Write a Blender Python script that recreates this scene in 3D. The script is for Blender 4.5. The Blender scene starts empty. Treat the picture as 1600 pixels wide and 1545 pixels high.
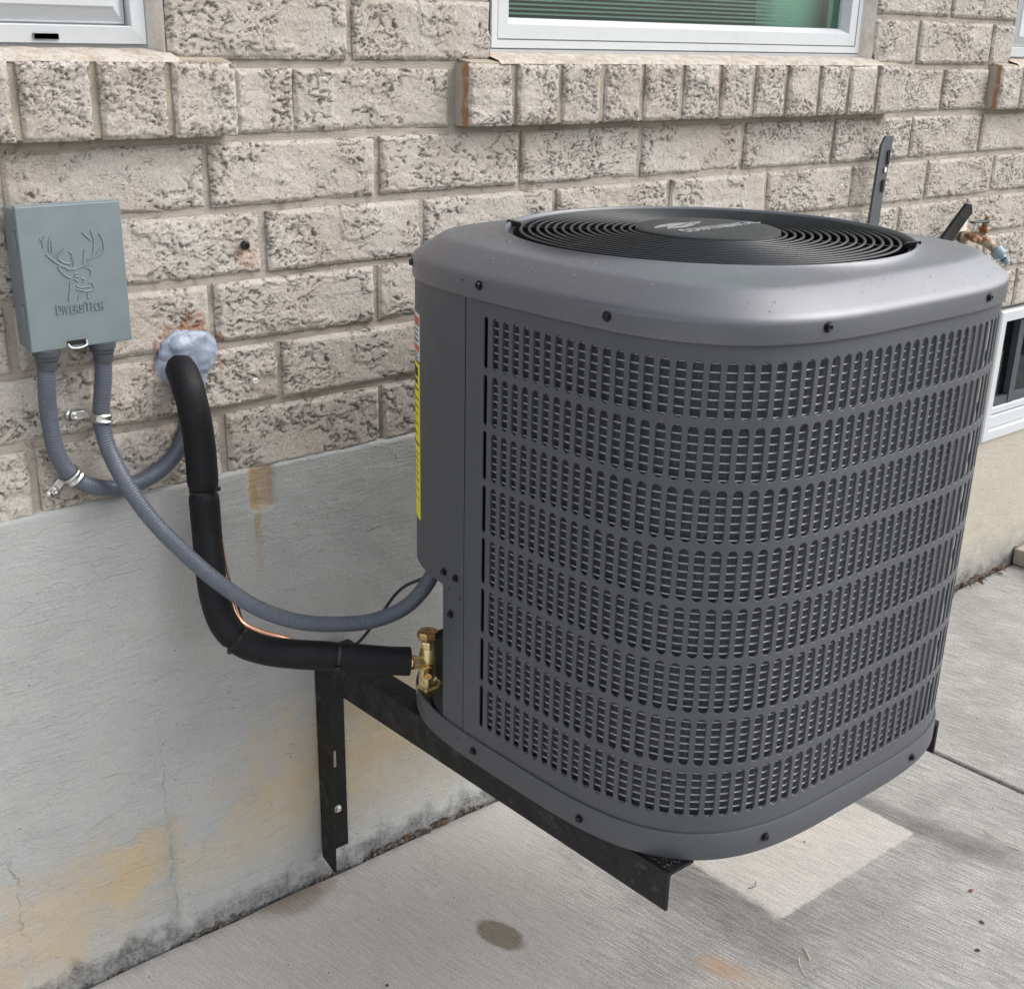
import bpy, bmesh, math, random
import numpy as np
from mathutils import Vector, Matrix, noise as mn
random.seed(7)
D = bpy.data; SC = bpy.context.scene
COL = SC.collection
PI = math.pi

# ------------------------------------------------------------------ camera
G = 0.734                                   # top of the foundation above the slab
yaw, pitch, roll = 0.72346, 0.39064, 0.02277
fw = Vector((math.sin(yaw)*math.cos(pitch), math.cos(yaw)*math.cos(pitch), -math.sin(pitch)))
rt = Vector((math.cos(yaw), -math.sin(yaw), 0)); up = rt.cross(fw)
r2 = rt*math.cos(roll) + up*math.sin(roll); u2 = r2.cross(fw)
cam = D.cameras.new('camera'); co = D.objects.new('camera', cam); COL.objects.link(co)
M = Matrix((r2, u2, -fw)).transposed().to_4x4()
M.translation = Vector((-0.8235, -1.5414, 0.5739 + G))
co.matrix_world = M
cam.sensor_fit = 'HORIZONTAL'; cam.sensor_width = 36; cam.lens = 1997.3/1600*36
cam.shift_y = (879.6-772.5)/1600
cam.clip_start = 0.02; cam.clip_end = 500
SC.camera = co
# ------------------------------------------------------------------ world, sun, exposure (soft overcast daylight)
SUN_EL, SUN_AZ = math.radians(47), math.radians(128)      # azimuth clockwise from +y
w = D.worlds.new('World'); SC.world = w; w.use_nodes = True
nt = w.node_tree; nt.nodes.clear()
sky = nt.nodes.new('ShaderNodeTexSky'); sky.sky_type = 'NISHITA'; sky.sun_disc = False
sky.sun_elevation = SUN_EL; sky.sun_rotation = SUN_AZ; sky.dust_density = 3.0; sky.air_density = 1.0
hs = nt.nodes.new('ShaderNodeHueSaturation'); hs.inputs['Saturation'].default_value = 0.27
bg = nt.nodes.new('ShaderNodeBackground'); bg.inputs['Strength'].default_value = 0.15
ow = nt.nodes.new('ShaderNodeOutputWorld')
nt.links.new(sky.outputs[0], hs.inputs['Color']); nt.links.new(hs.outputs[0], bg.inputs[0]); nt.links.new(bg.outputs[0], ow.inputs[0])
sl = D.lights.new('sun', 'SUN'); sl.energy = 0.65; sl.angle = math.radians(55); sl.color = (1, .97, .93)
so = D.objects.new('sun', sl); COL.objects.link(so)
sd = Vector((math.sin(SUN_AZ)*math.cos(SUN_EL), math.cos(SUN_AZ)*math.cos(SUN_EL), math.sin(SUN_EL)))
so.rotation_euler = sd.to_track_quat('Z', 'Y').to_euler(); so.location = (0, -2, 4)
vs = SC.view_settings; vs.view_transform = 'Standard'; vs.look = 'None'; vs.gamma = 1; vs.use_curve_mapping = False
vs.exposure = 1.06

# ------------------------------------------------------------------ shader helpers
class S:
    """small wrapper that builds a Principled material from math on positions"""
    def __init__(s, name, rough=.8, metal=0., spec=.5, color=None):
        s.m = D.materials.new(name); s.m.use_nodes = True; s.t = s.m.node_tree; s.t.nodes.clear()
        s.o = s.t.nodes.new('ShaderNodeOutputMaterial'); s.b = s.t.nodes.new('ShaderNodeBsdfPrincipled')
        s.t.links.new(s.b.outputs[0], s.o.inputs[0])
        s.b.inputs['Roughness'].default_value = rough; s.b.inputs['Metallic'].default_value = metal
        s.b.inputs['Specular IOR Level'].default_value = spec
        if color: s.b.inputs['Base Color'].default_value = (*color, 1)
        g = s.t.nodes.new('ShaderNodeNewGeometry'); s.P = g.outputs['Position']; s.N = g.outputs['Normal']
        sx = s.t.nodes.new('ShaderNodeSeparateXYZ'); s.t.links.new(s.P, sx.inputs[0]); s.x, s.y, s.z = sx.outputs
        oi = s.t.nodes.new('ShaderNodeObjectInfo'); s.rnd = oi.outputs['Random']
    def L(s, a, i):
        if isinstance(a, (int, float)): i.default_value = a
        elif isinstance(a, tuple): i.default_value = (*a, 1) if len(i.default_value) == 4 and len(a) == 3 else a
        else: s.t.links.new(a, i)
    def M(s, op, a, b=None, c=None):
        n = s.t.nodes.new('ShaderNodeMath'); n.operation = op; s.L(a, n.inputs[0])
        if b is not None: s.L(b, n.inputs[1])
        if c is not None: s.L(c, n.inputs[2])
        return n.outputs[0]
    def add(s, a, b): return s.M('ADD', a, b)
    def sub(s, a, b): return s.M('SUBTRACT', a, b)
    def mul(s, a, b): return s.M('MULTIPLY', a, b)
    def sm(s, v, lo, hi, a=0., b=1.):
        n = s.t.nodes.new('ShaderNodeMapRange'); n.interpolation_type = 'SMOOTHSTEP'
        s.L(v, n.inputs[0])
        if lo <= hi: n.inputs[1].default_value, n.inputs[2].default_value, n.inputs[3].default_value, n.inputs[4].default_value = lo, hi, a, b
        else: n.inputs[1].default_value, n.inputs[2].default_value, n.inputs[3].default_value, n.inputs[4].default_value = hi, lo, b, a
        return n.outputs[0]
    def vec(s, x, y, z):
        n = s.t.nodes.new('ShaderNodeCombineXYZ'); s.L(x, n.inputs[0]); s.L(y, n.inputs[1]); s.L(z, n.inputs[2]); return n.outputs[0]
    def map(s, scale=(1, 1, 1), rot=(0, 0, 0), loc=(0, 0, 0), v=None):
        n = s.t.nodes.new('ShaderNodeMapping'); s.t.links.new(v or s.P, n.inputs[0])
        n.inputs['Location'].default_value = loc; n.inputs['Rotation'].default_value = rot; n.inputs['Scale'].default_value = scale
        return n.outputs[0]
    def vadd(s, a, b):
        n = s.t.nodes.new('ShaderNodeVectorMath'); n.operation = 'ADD'; s.L(a, n.inputs[0]); s.L(b, n.inputs[1]); return n.outputs[0]
    def noise(s, v=None, scale=10, detail=4, rough=.55, dist=0., col=False):
        n = s.t.nodes.new('ShaderNodeTexNoise'); s.t.links.new(v or s.P, n.inputs['Vector'])
        n.inputs['Scale'].default_value = scale; n.inputs['Detail'].default_value = detail
        n.inputs['Roughness'].default_value = rough; n.inputs['Distortion'].default_value = dist
        return n.outputs['Color' if col else 'Fac']
    def voro(s, v=None, scale=10, feat='F1'):
        n = s.t.nodes.new('ShaderNodeTexVoronoi'); n.feature = feat; s.t.links.new(v or s.P, n.inputs['Vector'])
        n.inputs['Scale'].default_value = scale; return n.outputs['Distance']
    def mix(s, f, a, b, mode='MIX'):
        n = s.t.nodes.new('ShaderNodeMix'); n.data_type = 'RGBA'; n.blend_type = mode
        s.L(f, n.inputs[0]); s.L(a, n.inputs[6]); s.L(b, n.inputs[7]); return n.outputs[2]
    def bump(s, h, dist=.001, strength=1.):
        n = s.t.nodes.new('ShaderNodeBump'); n.inputs['Distance'].default_value = dist; n.inputs['Strength'].default_value = strength
        s.t.links.new(h, n.inputs['Height']); s.t.links.new(n.outputs[0], s.b.inputs['Normal']); return n.outputs[0]
    def col(s, c): s.L(c, s.b.inputs['Base Color']); return s
    def rough(s, r): s.L(r, s.b.inputs['Roughness'])
    def ell(s, cx, cy, rx, ry, rot=0., soft=.25, nz=None, a=None, b=None):
        """soft elliptical mask in the plane of coordinates a, b (default x, y)"""
        a = a or s.x; b = b or s.y
        dx = s.sub(a, cx); dy = s.sub(b, cy); c, n = math.cos(rot), math.sin(rot)
        u = s.M('DIVIDE', s.add(s.mul(dx, c), s.mul(dy, n)), rx); v = s.M('DIVIDE', s.sub(s.mul(dy, c), s.mul(dx, n)), ry)
        d = s.M('SQRT', s.add(s.mul(u, u), s.mul(v, v)))
        if nz is not None: d = s.add(d, nz)
        return s.sm(d, 1-soft, 1+soft, 1., 0.)

# ------------------------------------------------------------------ materials
def brick_mat(name, fine=0.):
    s = S(name, .93, spec=.25)
    off = s.vec(s.mul(s.rnd, 7.3), s.mul(s.rnd, 3.1), s.mul(s.rnd, 5.7))
    P = s.vadd(s.P, off)
    at = s.t.nodes.new('ShaderNodeAttribute'); at.attribute_name = 'crevice_shade'; crev = at.outputs['Fac']  # shade of the crevices, painted dark into the brick colour
    zone = s.noise(s.map((.8, 1, 1.1), v=P), 24, 3, .6)
    pn = s.noise(s.map((.62, 1, 1.4), v=P), 240 + 30*fine, 4, .75)
    pit = s.mul(s.sm(pn, .58 - .02*fine, .66, 0., 1.), s.sm(zone, .42 - .05*fine, .58))
    grain = s.noise(P, 800, 3, .75); mid = s.noise(P, 260, 5, .75)
    h = s.sub(s.add(s.mul(grain, .16), s.mul(mid, .55)), s.mul(pit, .5))
    s.bump(h, .0030, 1.0)
    base = s.mix(s.sm(s.noise(P, 9, 3, .6), .35, .68), (.480, .420, .362), (.570, .530, .485))
    base = s.mix(s.mul(s.sm(s.rnd, 0, 1), .4), base, (.50, .462, .42))
    base = s.mix(s.sm(s.noise(P, 420, 4, .75), .38, .62), s.mix(.40, base, (.27, .235, .20)), base)
    base = s.mix(s.mul(s.sm(s.noise(P, 300, 3, .7), .55, .68), .55), base, (.70, .68, .65))
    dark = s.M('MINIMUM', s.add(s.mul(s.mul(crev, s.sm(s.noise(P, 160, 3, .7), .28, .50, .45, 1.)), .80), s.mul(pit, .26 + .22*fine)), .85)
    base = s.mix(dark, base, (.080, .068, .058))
    rust = s.mul(s.sm(s.noise(P, 33, 3, .6), .70, .76), s.sm(s.noise(P, 150, 2, .5), .42, .55))
    base = s.mix(s.mul(rust, .75), base, (.36, .15, .07))
    # red-brown chipping left round the drilled hole and below the wall plug
    nz = s.mul(s.sub(s.noise(None, 90, 3, .6), .5), 1.5)
    ring = s.mul(s.ell(-.041, .914, .050, .044, nz=s.mul(nz, 1.3), soft=.22, b=s.z), s.sm(s.noise(None, 60, 3, .6), .40, .52, .15, 1.))
    base = s.mix(s.mul(ring, .75), base, s.mix(s.noise(None, 130, 3, .6), (.16, .05, .03), (.40, .20, .11)))
    base = s.mix(s.mul(s.ell(.052, 1.028, .018, .017, nz=nz, soft=.5, b=s.z), .32), base, (.55, .32, .22))
    return s.col(base).m
def mixv(s, colr, k):
    n = s.t.nodes.new('ShaderNodeVectorMath'); n.operation = 'SCALE'; s.t.links.new(colr, n.inputs[0]); n.inputs['Scale'].default_value = k
    return n.outputs[0]
S.mixv = mixv
MB = {}
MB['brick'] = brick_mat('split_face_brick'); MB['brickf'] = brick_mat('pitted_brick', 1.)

s = S('orange_brick_core', .95, spec=.2)
s.bump(s.noise(None, 300, 4, .65), .002)
om = s.M('MAXIMUM', s.sm(s.noise(None, 70, 4, .65), .57, .66), s.sm(s.add(s.y, s.mul(s.noise(None, 45, 3, .6), .025)), -.004, .004))
s.col(s.mix(om, (.40, .21, .115), (.46, .41, .35))); MB['orange'] = s.m

s = S('mortar', .95, spec=.2)
s.bump(s.add(s.mul(s.noise(None, 420, 4, .7), .5), s.noise(s.map((.3, 1, 2)), 90, 4, .6)), .003)
c = s.mix(s.noise(None, 25, 4, .6), (.36, .31, .265), (.47, .43, .38))
c = s.mix(s.mul(s.sm(s.noise(None, 60, 4, .6), .58, .66), .6), c, (.24, .19, .15))
s.col(c); MB['mortar'] = s.m

s = S('sill_mortar', .95, spec=.2)
s.bump(s.add(s.mul(s.noise(None, 420, 4, .7), .5), s.noise(None, 60, 4, .6)), .004)
s.col(s.mix(s.noise(None, 30, 4, .6), (.34, .285, .22), (.47, .42, .35))); MB['sillmortar'] = s.m

s = S('mortar_wash', .9, spec=.2)
s.bump(s.noise(None, 90, 5, .7), .004)
s.col(s.mix(s.sm(s.noise(None, 45, 5, .7), .35, .6), (.36, .305, .25), (.50, .455, .40))); MB['wash'] = s.m
s = S('caulk', .6, spec=.4)
s.bump(s.noise(None, 60, 3, .6), .003)
s.col(s.mix(s.sm(s.noise(None, 45, 4, .6), .35, .6), (.66, .58, .50), (.74, .69, .64))); MB['caulk'] = s.m

# parged foundation
s = S('parging', .88, spec=.25)
nzs = s.sub(s.noise(None, 22, 4, .6), .5); nzf = s.sub(s.noise(None, 140, 4, .65), .5)
R_ = s.map((7, 1, 105), rot=(0, -.30, 0)); R2_ = s.map((7, 1, 85), rot=(0, .50, 0))
warp = s.mixv(s.noise(None, 5, 3, .5, col=True), .6)
st1 = s.noise(s.vadd(R_, s.mixv(warp, 2.5)), 2.2, 4, .65)
st2 = s.noise(s.vadd(R2_, s.mixv(warp, 2.5)), 2.6, 3, .6)
blend = s.sm(s.noise(None, 3.2, 2, .5), .42, .58)
n = s.t.nodes.new('ShaderNodeMix'); s.L(blend, n.inputs[0]); s.L(st1, n.inputs[2]); s.L(st2, n.inputs[3]); stroke = n.outputs[0]
ridge = s.sm(s.M('ABSOLUTE', s.sub(s.noise(s.map((3, 1, 9), rot=(0, -.5, 0)), 2.3, 4, .55, .3), .5)), 0., .012, 1., 0.)
crx = s.add(s.add(s.x, .137), s.mul(nzs, .035))
crack = s.mul(s.mul(s.sm(s.M('ABSOLUTE', crx), .0, .0028, 1., 0.), s.sm(s.z, .26, .45, .6, .06)), s.sm(s.noise(None, 30, 3, .6), .35, .55, .3, 1.))
wide = s.mul(s.sm(s.M('ABSOLUTE', crx), .002, .016, 1., 0.), s.sm(s.z, .20, .26, 1., 0.))
crack2 = s.mul(s.sm(s.M('ABSOLUTE', s.add(s.add(s.x, .365), s.mul(nzs, .05))), .0, .0030, 1., 0.), s.mul(s.sm(s.z, .22, .30, 1., 0.), s.sm(s.noise(None, 26, 3, .6), .40, .60, .0, .45)))
pits = s.sm(s.voro(None, 34), .0, .075, 1., 0.)
pits = s.mul(pits, s.sm(s.noise(None, 14, 2, .5), .44, .55))
h = s.add(s.add(s.mul(stroke, .42), s.mul(s.noise(None, 230, 5, .75), .42)), s.mul(ridge, .16))
h = s.add(h, s.mul(s.noise(None, 16, 4, .6), 1.1))
chip = s.mul(s.sm(s.noise(s.map((.6, 1, 1.5)), 70, 3, .6), .66, .71), s.sm(s.noise(None, 9, 2, .5), .5, .6)); h = s.add(h, s.mul(chip, .5))
h = s.sub(h, s.add(s.add(s.mul(crack, .8), s.mul(crack2, 1.2)), s.mul(pits, .5)))
h = s.add(h, s.mul(s.mul(wide, s.noise(None, 60, 3, .6)), 1.2))
s.bump(h, .0030, 1.)
base = s.mix(s.sm(s.noise(None, 4, 4, .6), .35, .65), (.405, .410, .402), (.465, .465, .450))
base = s.mix(s.sm(stroke, .35, .65), s.mix(.08, base, (.28, .28, .28)), base)
base = s.mix(s.mul(s.sm(s.noise(None, 300, 4, .8), .55, .70), .35), base, (.56, .56, .54))
base = s.mix(s.mul(s.sm(s.noise(None, 260, 4, .8), .36, .50, 1., 0.), .25), base, (.22, .22, .21))
# the far part of the wall is warmer, bare concrete
base = s.mix(s.sm(s.x, .9, 1.6), base, (.300, .290, .268))
# yellow mineral stains low on the wall
yl = s.add(s.z, s.add(s.mul(nzs, .28), s.mul(s.M('ABSOLUTE', s.sub(s.x, -.02)), .10)))
low = s.mul(s.sm(s.add(yl, s.mul(s.x, -.42)), .17, .24, 1., 0.), s.sm(s.add(s.z, s.mul(nzs, .15)), .03, .13))
base = s.mix(s.mul(low, .65), base, (.50, .455, .36))
y1 = s.ell(-.200, .160, .085, .052, rot=.42, soft=.30, nz=s.mul(nzs, 1.5), b=s.z)
y2 = s.ell(.19, .24, .20, .10, rot=.2, soft=.6, nz=s.mul(nzs, 2.2), b=s.z)
y3 = s.ell(-.33, .115, .15, .085, rot=.3, soft=.6, nz=s.mul(nzs, 1.8), b=s.z)
ym = s.M('MAXIMUM', s.M('MAXIMUM', y1, s.mul(y2, .8)), s.mul(y3, .75))
base = s.mix(s.mul(ym, s.sm(s.noise(None, 18, 4, .6), .3, .6, .45, .88)), base, (.52, .405, .25))
base = s.mix(s.mul(wide, .6), base, (.36, .355, .33))
# bare rusty block at the top edge and the drip under it
blk = s.mul(s.mul(s.sm(s.add(s.x, s.mul(nzf, .03)), .030, .038), s.sm(s.add(s.x, s.mul(nzf, .01)), .078, .070)), s.sm(s.add(s.z, s.mul(nzf, .04)), .668, .676))
base = s.mix(s.mul(blk, .85), base, s.mix(s.noise(None, 120, 4, .7), (.30, .19, .10), (.52, .42, .31)))
drip = s.mul(s.sm(s.M('ABSOLUTE', s.add(s.sub(s.x, .043), s.mul(nzs, .020))), .0035, .010, 1., 0.), s.sm(s.z, .54, .64))
base = s.mix(s.mul(drip, s.sm(s.noise(None, 60, 3, .6), .35, .6, .25, .8)), base, (.38, .27, .15))
# grime band at the foot with its own ragged outline
gr = s.sm(s.add(s.z, s.mul(nzs, .11)), .012, .052, 1., 0.)
gr = s.mul(gr, s.sm(s.noise(None, 13, 4, .7), .32, .52, .45, 1.))
base = s.mix(s.mul(gr, .78), base, s.mix(s.sm(s.noise(None, 130, 3, .7), .4, .6), (.085, .085, .088), (.22, .215, .205)))
lay = s.mul(crack, s.sm(s.z, .14, .20, 1., .3))
base = s.mix(s.mul(crack2, .6), base, (.17, .155, .13))
base = s.mix(s.mul(lay, .28), base, (.20, .19, .17))
base = s.mix(s.mul(pits, .5), base, (.16, .15, .14))
s.col(base); MB['parging'] = s.m

# concrete slabs
s = S('broomed_concrete', .9, spec=.25)
ux = s.add(s.x, s.mul(s.y, .13))
wv = s.mul(s.sub(s.noise(None, 9, 2, .5), .5), .006)
bv = s.vec(s.mul(s.add(ux, wv), 1.), s.mul(s.y, .055), 0.)
bl = s.noise(bv, 300, 3, .65); bl2 = s.noise(s.vec(s.add(ux, wv), s.mul(s.y, .30), 0.), 380, 4, .75)
right = s.sm(s.add(s.sub(s.x, s.mul(s.y, .75)), s.mul(s.sub(s.noise(None, 5, 3, .5), .5), .3)), .45, .95)
sp = s.noise(None, 560, 4, .8); sp2 = s.noise(None, 300, 5, .8); bigv = s.noise(None, 6, 4, .6)
nzs = s.sub(s.noise(None, 40, 4, .65), .5); nzb = s.sub(s.noise(None, 14, 4, .6), .5)
def edgebox(v, lo, hi, k=.010, nz=None, soft=.006):
    v = s.add(v, s.mul(nz or nzs, k)); return s.mul(s.sm(v, lo-soft, lo+soft), s.sm(v, hi+soft, hi-soft))
def rampdn(v, lo, hi): return s.sm(v, lo, hi, 1., 0.)
patch = s.mul(s.mul(s.sm(s.add(s.x, s.mul(nzs, .03)), .615, .655), s.sm(s.add(s.x, s.mul(nzs, .016)), 1.020, 1.010)),
              s.mul(s.sm(s.add(s.y, s.mul(nzs, .016)), -.575, -.564), s.sm(s.y, -.05, -.10)))
rgh = s.mul(right, s.sm(patch, 0, 1, 1., .22)); amp = s.add(s.mul(rgh, .75), .36)
lines = s.add(s.mul(bl, .68), s.mul(bl2, .32))
h = s.add(s.mul(lines, amp), s.add(s.mul(sp, .30), s.mul(sp2, .40)))
pit = s.mul(s.sm(s.noise(s.map((1, .6, 1)), 170, 3, .7), .66, .72), s.sm(amp, 0., 1., .35, 1.))
h = s.sub(h, s.mul(pit, .5))
s.bump(h, .0024, 1.)
base = s.mix(bigv, (.480, .455, .425), (.565, .542, .512))
rr = s.mix(s.sm(bigv, .3, .7), (.285, .279, .264), (.395, .387, .368))
base = s.mix(rgh, base, rr)
ln = s.sm(lines, .38, .62)
n = s.t.nodes.new('ShaderNodeMix'); s.L(ln, n.inputs[0]); n.inputs[2].default_value = .66; n.inputs[3].default_value = 1.24; lv = n.outputs[0]
lv = s.add(s.mul(s.sub(lv, 1.), amp), 1.)
base = s.mix(1., base, s.vec(lv, lv, lv), 'MULTIPLY')
base = s.mix(s.mul(s.sm(sp2, .40, .56, 1., 0.), s.add(.16, s.mul(amp, .42))), base, (.17, .165, .155))
base = s.mix(s.mul(s.sm(sp, .52, .66), .55), base, (.66, .65, .63))
base = s.mix(s.mul(pit, .6), base, (.14, .13, .12))
po = s.mul(s.sm(s.voro(None, 60), .03, .10, 1., 0.), s.sm(s.noise(None, 45, 2, .5), .50, .60)); base = s.mix(s.mul(po, .65), base, (.13, .12, .10))
hair = s.mul(s.sm(s.M('ABSOLUTE', s.sub(s.noise(s.map((1, .12, 1)), 120, 3, .6), .5)), 0., .010, 1., 0.), s.sm(s.noise(None, 20, 2, .5), .52, .60)); base = s.mix(s.mul(hair, .35), base, (.19, .18, .165))
# dirt band round the old pad
d1 = s.mul(s.sm(s.add(s.M('ABSOLUTE', s.sub(s.add(s.x, s.mul(s.y, .25)), .895)), s.mul(nzb, .05)), .012, .055, 1., 0.), s.mul(s.sm(s.y, -.28, -.34), s.sm(s.add(s.y, s.mul(nzb, .1)), -.80, -.66)))
d2 = s.mul(s.sm(s.add(s.x, s.mul(nzb, .05)), .47, .575), s.sm(s.add(s.x, s.mul(nzb, .06)), .84, .62))
d2 = s.mul(d2, s.mul(s.sm(s.add(s.y, s.mul(nzb, .06)), -.74, -.58), s.sm(s.y, -.22, -.36)))
d3 = s.mul(edgebox(s.y, -.68, -.575, .05, nzb, .02), edgebox(s.x, .62, 1.1, .04, nzb, .05))
dd = s.mul(s.M('MAXIMUM', s.M('MAXIMUM', s.mul(d1, .9), s.mul(d2, .85)), s.mul(d3, .35)), s.sm(patch, 0, 1, 1., 0.))
base = s.mix(s.mul(dd, .95), base, s.mix(1., base, (.50, .50, .50), 'MULTIPLY'))
base = s.mix(s.mul(patch, .80), base, s.mix(1., base, (.93, .925, .90), 'MULTIPLY'))
# wet spots, rust
wet = s.ell(.2575, -.309, .0265, .045, rot=.14, soft=.17, nz=s.mul(nzs, .45))
base = s.mix(s.mul(wet, .9), base, s.mix(1., base, (.42, .38, .31), 'MULTIPLY'))
damp = s.ell(.058, -.014, .072, .050, rot=0, soft=.25, nz=s.mul(nzb, .8))
base = s.mix(s.mul(damp, .8), base, s.mix(1., base, (.60, .51, .43), 'MULTIPLY'))
ru = s.M('MAXIMUM', s.ell(.468, -.585, .020, .040, rot=.3, soft=.6, nz=s.mul(nzs, .9)), s.mul(s.ell(.455, -.65, .05, .05, soft=.7, nz=s.mul(nzb, .9)), .35))
base = s.mix(s.mul(ru, .55), base, (.40, .25, .14))
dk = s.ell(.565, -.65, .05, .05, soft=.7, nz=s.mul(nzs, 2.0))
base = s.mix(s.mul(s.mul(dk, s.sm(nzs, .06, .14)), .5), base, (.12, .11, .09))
# dirt along the wall
edge = s.mul(s.sm(s.add(s.y, s.mul(nzs, .04)), -.035, -.008), .5)
base = s.mix(edge, base, (.20, .185, .16))
s.col(base); s.rough(s.sm(wet, 0, 1, .9, .62)); MB['concrete'] = s.m

s = S('dark_soil', .98, spec=.1); s.bump(s.noise(None, 300, 5, .7), .004); s.col(s.mix(s.noise(None, 90, 4, .6), (.02, .017, .014), (.085, .07, .055))); MB['soil'] = s.m
s = S('lawn_ground', .98, spec=.1); s.bump(s.noise(None, 60, 5, .7), .01); s.col(s.mix(s.noise(None, 3, 6, .7), (.05, .075, .03), (.09, .09, .05))); MB['lawn'] = s.m
s = S('rubble', .95, spec=.15); s.bump(s.noise(None, 400, 4, .7), .002)
s.col(s.mix(s.rnd, s.mix(s.noise(None, 160, 3, .6), (.06, .052, .044), (.24, .21, .18)), (.15, .14, .13))); MB['rubble'] = s.m
s = S('dead_leaf', .8, spec=.3); s.bump(s.noise(None, 200, 3, .6), .001); s.col(s.mix(s.noise(None, 80, 3, .6), (.05, .032, .022), (.15, .095, .062))); MB['leaf'] = s.m
s = S('stone_paver', .93, spec=.2); s.bump(s.noise(None, 260, 5, .7), .002); s.col(s.mix(s.noise(None, 60, 4, .6), (.30, .265, .225), (.43, .39, .34))); MB['stone'] = s.m

# painted grey sheet metal
def painted(name, c, r=.42, coat=.0):
    s = S(name, r, spec=.5)
    s.bump(s.noise(None, 900, 3, .6), .00018, .6)
    d = s.noise(None, 12, 4, .6)
    s.col(s.mix(s.mul(s.sm(s.noise(None, 240, 4, .75), .45, .75), .16), (*c,), tuple(min(1, v*1.35+.012) for v in c)))
    s.rough(s.sm(d, .3, .7, r-.05, r+.08))
    s.b.inputs['Coat Weight'].default_value = coat; s.b.inputs['Coat Roughness'].default_value = .40
    return s.m
MB['panel'] = painted('grey_paint', (.074, .077, .087), .44)
MB['cap'] = painted('grey_paint_cap', (.080, .083, .098), .42, .55)
MB['cap'].node_tree.nodes['Principled BSDF'].inputs['Specular IOR Level'].default_value = .85
MB['screw'] = S('black_screw', .28, .6, color=(.02, .02, .024)).m
MB['void'] = S('inner_black', .8, color=(.006, .006, .007)).m
s = S('coil_fins', .5, .5)
fn = s.noise(s.map((1, 1, .12)), 700, 2, .5); s.bump(fn, .002)
s.col(s.mix(fn, (.03, .034, .048), (.17, .18, .215))); MB['coil'] = s.m
MB['wire'] = S('dull_aluminium', .5, .35, color=(.40, .40, .41)).m
s = S('galvanised', .30, 1.); s.bump(s.noise(None, 300, 3, .6), .0003); s.col(s.mix(s.noise(None, 90, 3, .6), (.55, .55, .53), (.78, .78, .76))); MB['galv'] = s.m
s = S('black_gloss_plastic', .30, spec=.5); s.bump(s.noise(None, 500, 2, .6), .0002); s.b.inputs['Specular IOR Level'].default_value = .36; s.col((.008, .009, .012)); MB['fan'] = s.m
s = S('hub_plastic', .42, spec=.45); s.bump(s.noise(None, 1200, 2, .6), .0003); s.col((.017, .018, .020)); MB['hub'] = s.m
MB['silver'] = S('silver_print', .35, .6, color=(.45, .45, .46)).m
s = S('brass', .36, .85); s.bump(s.noise(None, 220, 3, .6), .0004)
s.col(s.mix(s.sm(s.noise(None, 140, 3, .6), .4, .65), (.72, .60, .26), (.84, .73, .42))); MB['brass'] = s.m
s = S('brass_cap', .34, 1.); s.bump(s.noise(None, 220, 3, .6), .0004)
s.col(s.mix(s.sm(s.noise(None, 120, 3, .6), .4, .65), (.50, .29, .12), (.66, .44, .22))); MB['brasscap'] = s.m
MB['copper'] = S('copper', .25, 1., color=(.86, .46, .30)).m
s = S('foam_rubber', .50, spec=.26); s.bump(s.add(s.noise(None, 500, 3, .6), s.mul(s.noise(None, 35, 3, .6), .8)), .0008)
s.col(s.mix(s.noise(None, 30, 4, .6), (.0045, .0045, .0058), (.010, .010, .0125))); MB['foam'] = s.m
MB['cable'] = S('black_cable', .45, color=(.018, .017, .018)).m
MB['tie'] = S('black_nylon', .35, color=(.008, .008, .009)).m
s = S('liquidtight_conduit', .38, spec=.5)
s.col(s.mix(s.mul(s.sm(s.noise(None, 40, 4, .6), .45, .7), .35), (.090, .103, .132), (.145, .158, .183))); MB['conduit'] = s.m
MB['fitting'] = S('dark_grey_fitting', .5, color=(.055, .062, .072)).m
s = S('grey_pvc', .42, spec=.45); s.bump(s.noise(None, 500, 2, .6), .0002)
s.col(s.mix(s.sm(s.noise(None, 18, 4, .6), .35, .65), (.158, .192, .205), (.175, .210, .222))); MB['pvc'] = s.m
s = S('black_painted_steel', .40, spec=.35); s.bump(s.noise(None, 130, 4, .65), .0008)
sc_ = s.mul(s.sm(s.noise(s.map((3, .5, .6)), 70, 4, .75), .56, .72), .55)
c = s.mix(sc_, (.0065, .0065, .0072), (.085, .086, .092))
s.col(c); s.rough(s.sm(s.noise(None, 40, 4, .6), .35, .65, .30, .55)); MB['steel'] = s.m
s = S('grey_steel_bar', .45, spec=.5); s.bump(s.noise(None, 160, 4, .6), .0006)
s.col(s.mix(s.sm(s.noise(None, 50, 4, .6), .62, .68), (.085, .09, .10), (.18, .10, .05))); MB['greysteel'] = s.m
s = S('silicone_sealant', .30, spec=.5); s.bump(s.add(s.noise(s.map((1, 1, .5), rot=(0, .5, 0)), 90, 4, .65), s.mul(s.noise(None, 300, 3, .6), .3)), .0016)
s.col(s.mix(s.noise(None, 70, 4, .6), (.24, .30, .42), (.54, .60, .72)))
s.b.inputs['Transmission Weight'].default_value = .35; s.b.inputs['Subsurface Weight'].default_value = .15; s.b.inputs['Subsurface Radius'].default_value = (.004, .005, .006)
s.b.inputs['Subsurface Scale'].default_value = 1.
MB['silicone'] = s.m
s = S('white_vinyl', .35, spec=.5); s.bump(s.noise(None, 90, 3, .5), .0002)
s.col(s.mix(s.mul(s.sm(s.noise(None, 14, 5, .7), .5, .75), .35), (.53, .545, .56), (.42, .42, .41))); MB['vinyl'] = s.m
MB['gasket'] = S('dark_gasket', .6, color=(.02, .02, .02)).m
s = S('window_glass', .02); s.t.nodes.remove(s.b)
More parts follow.
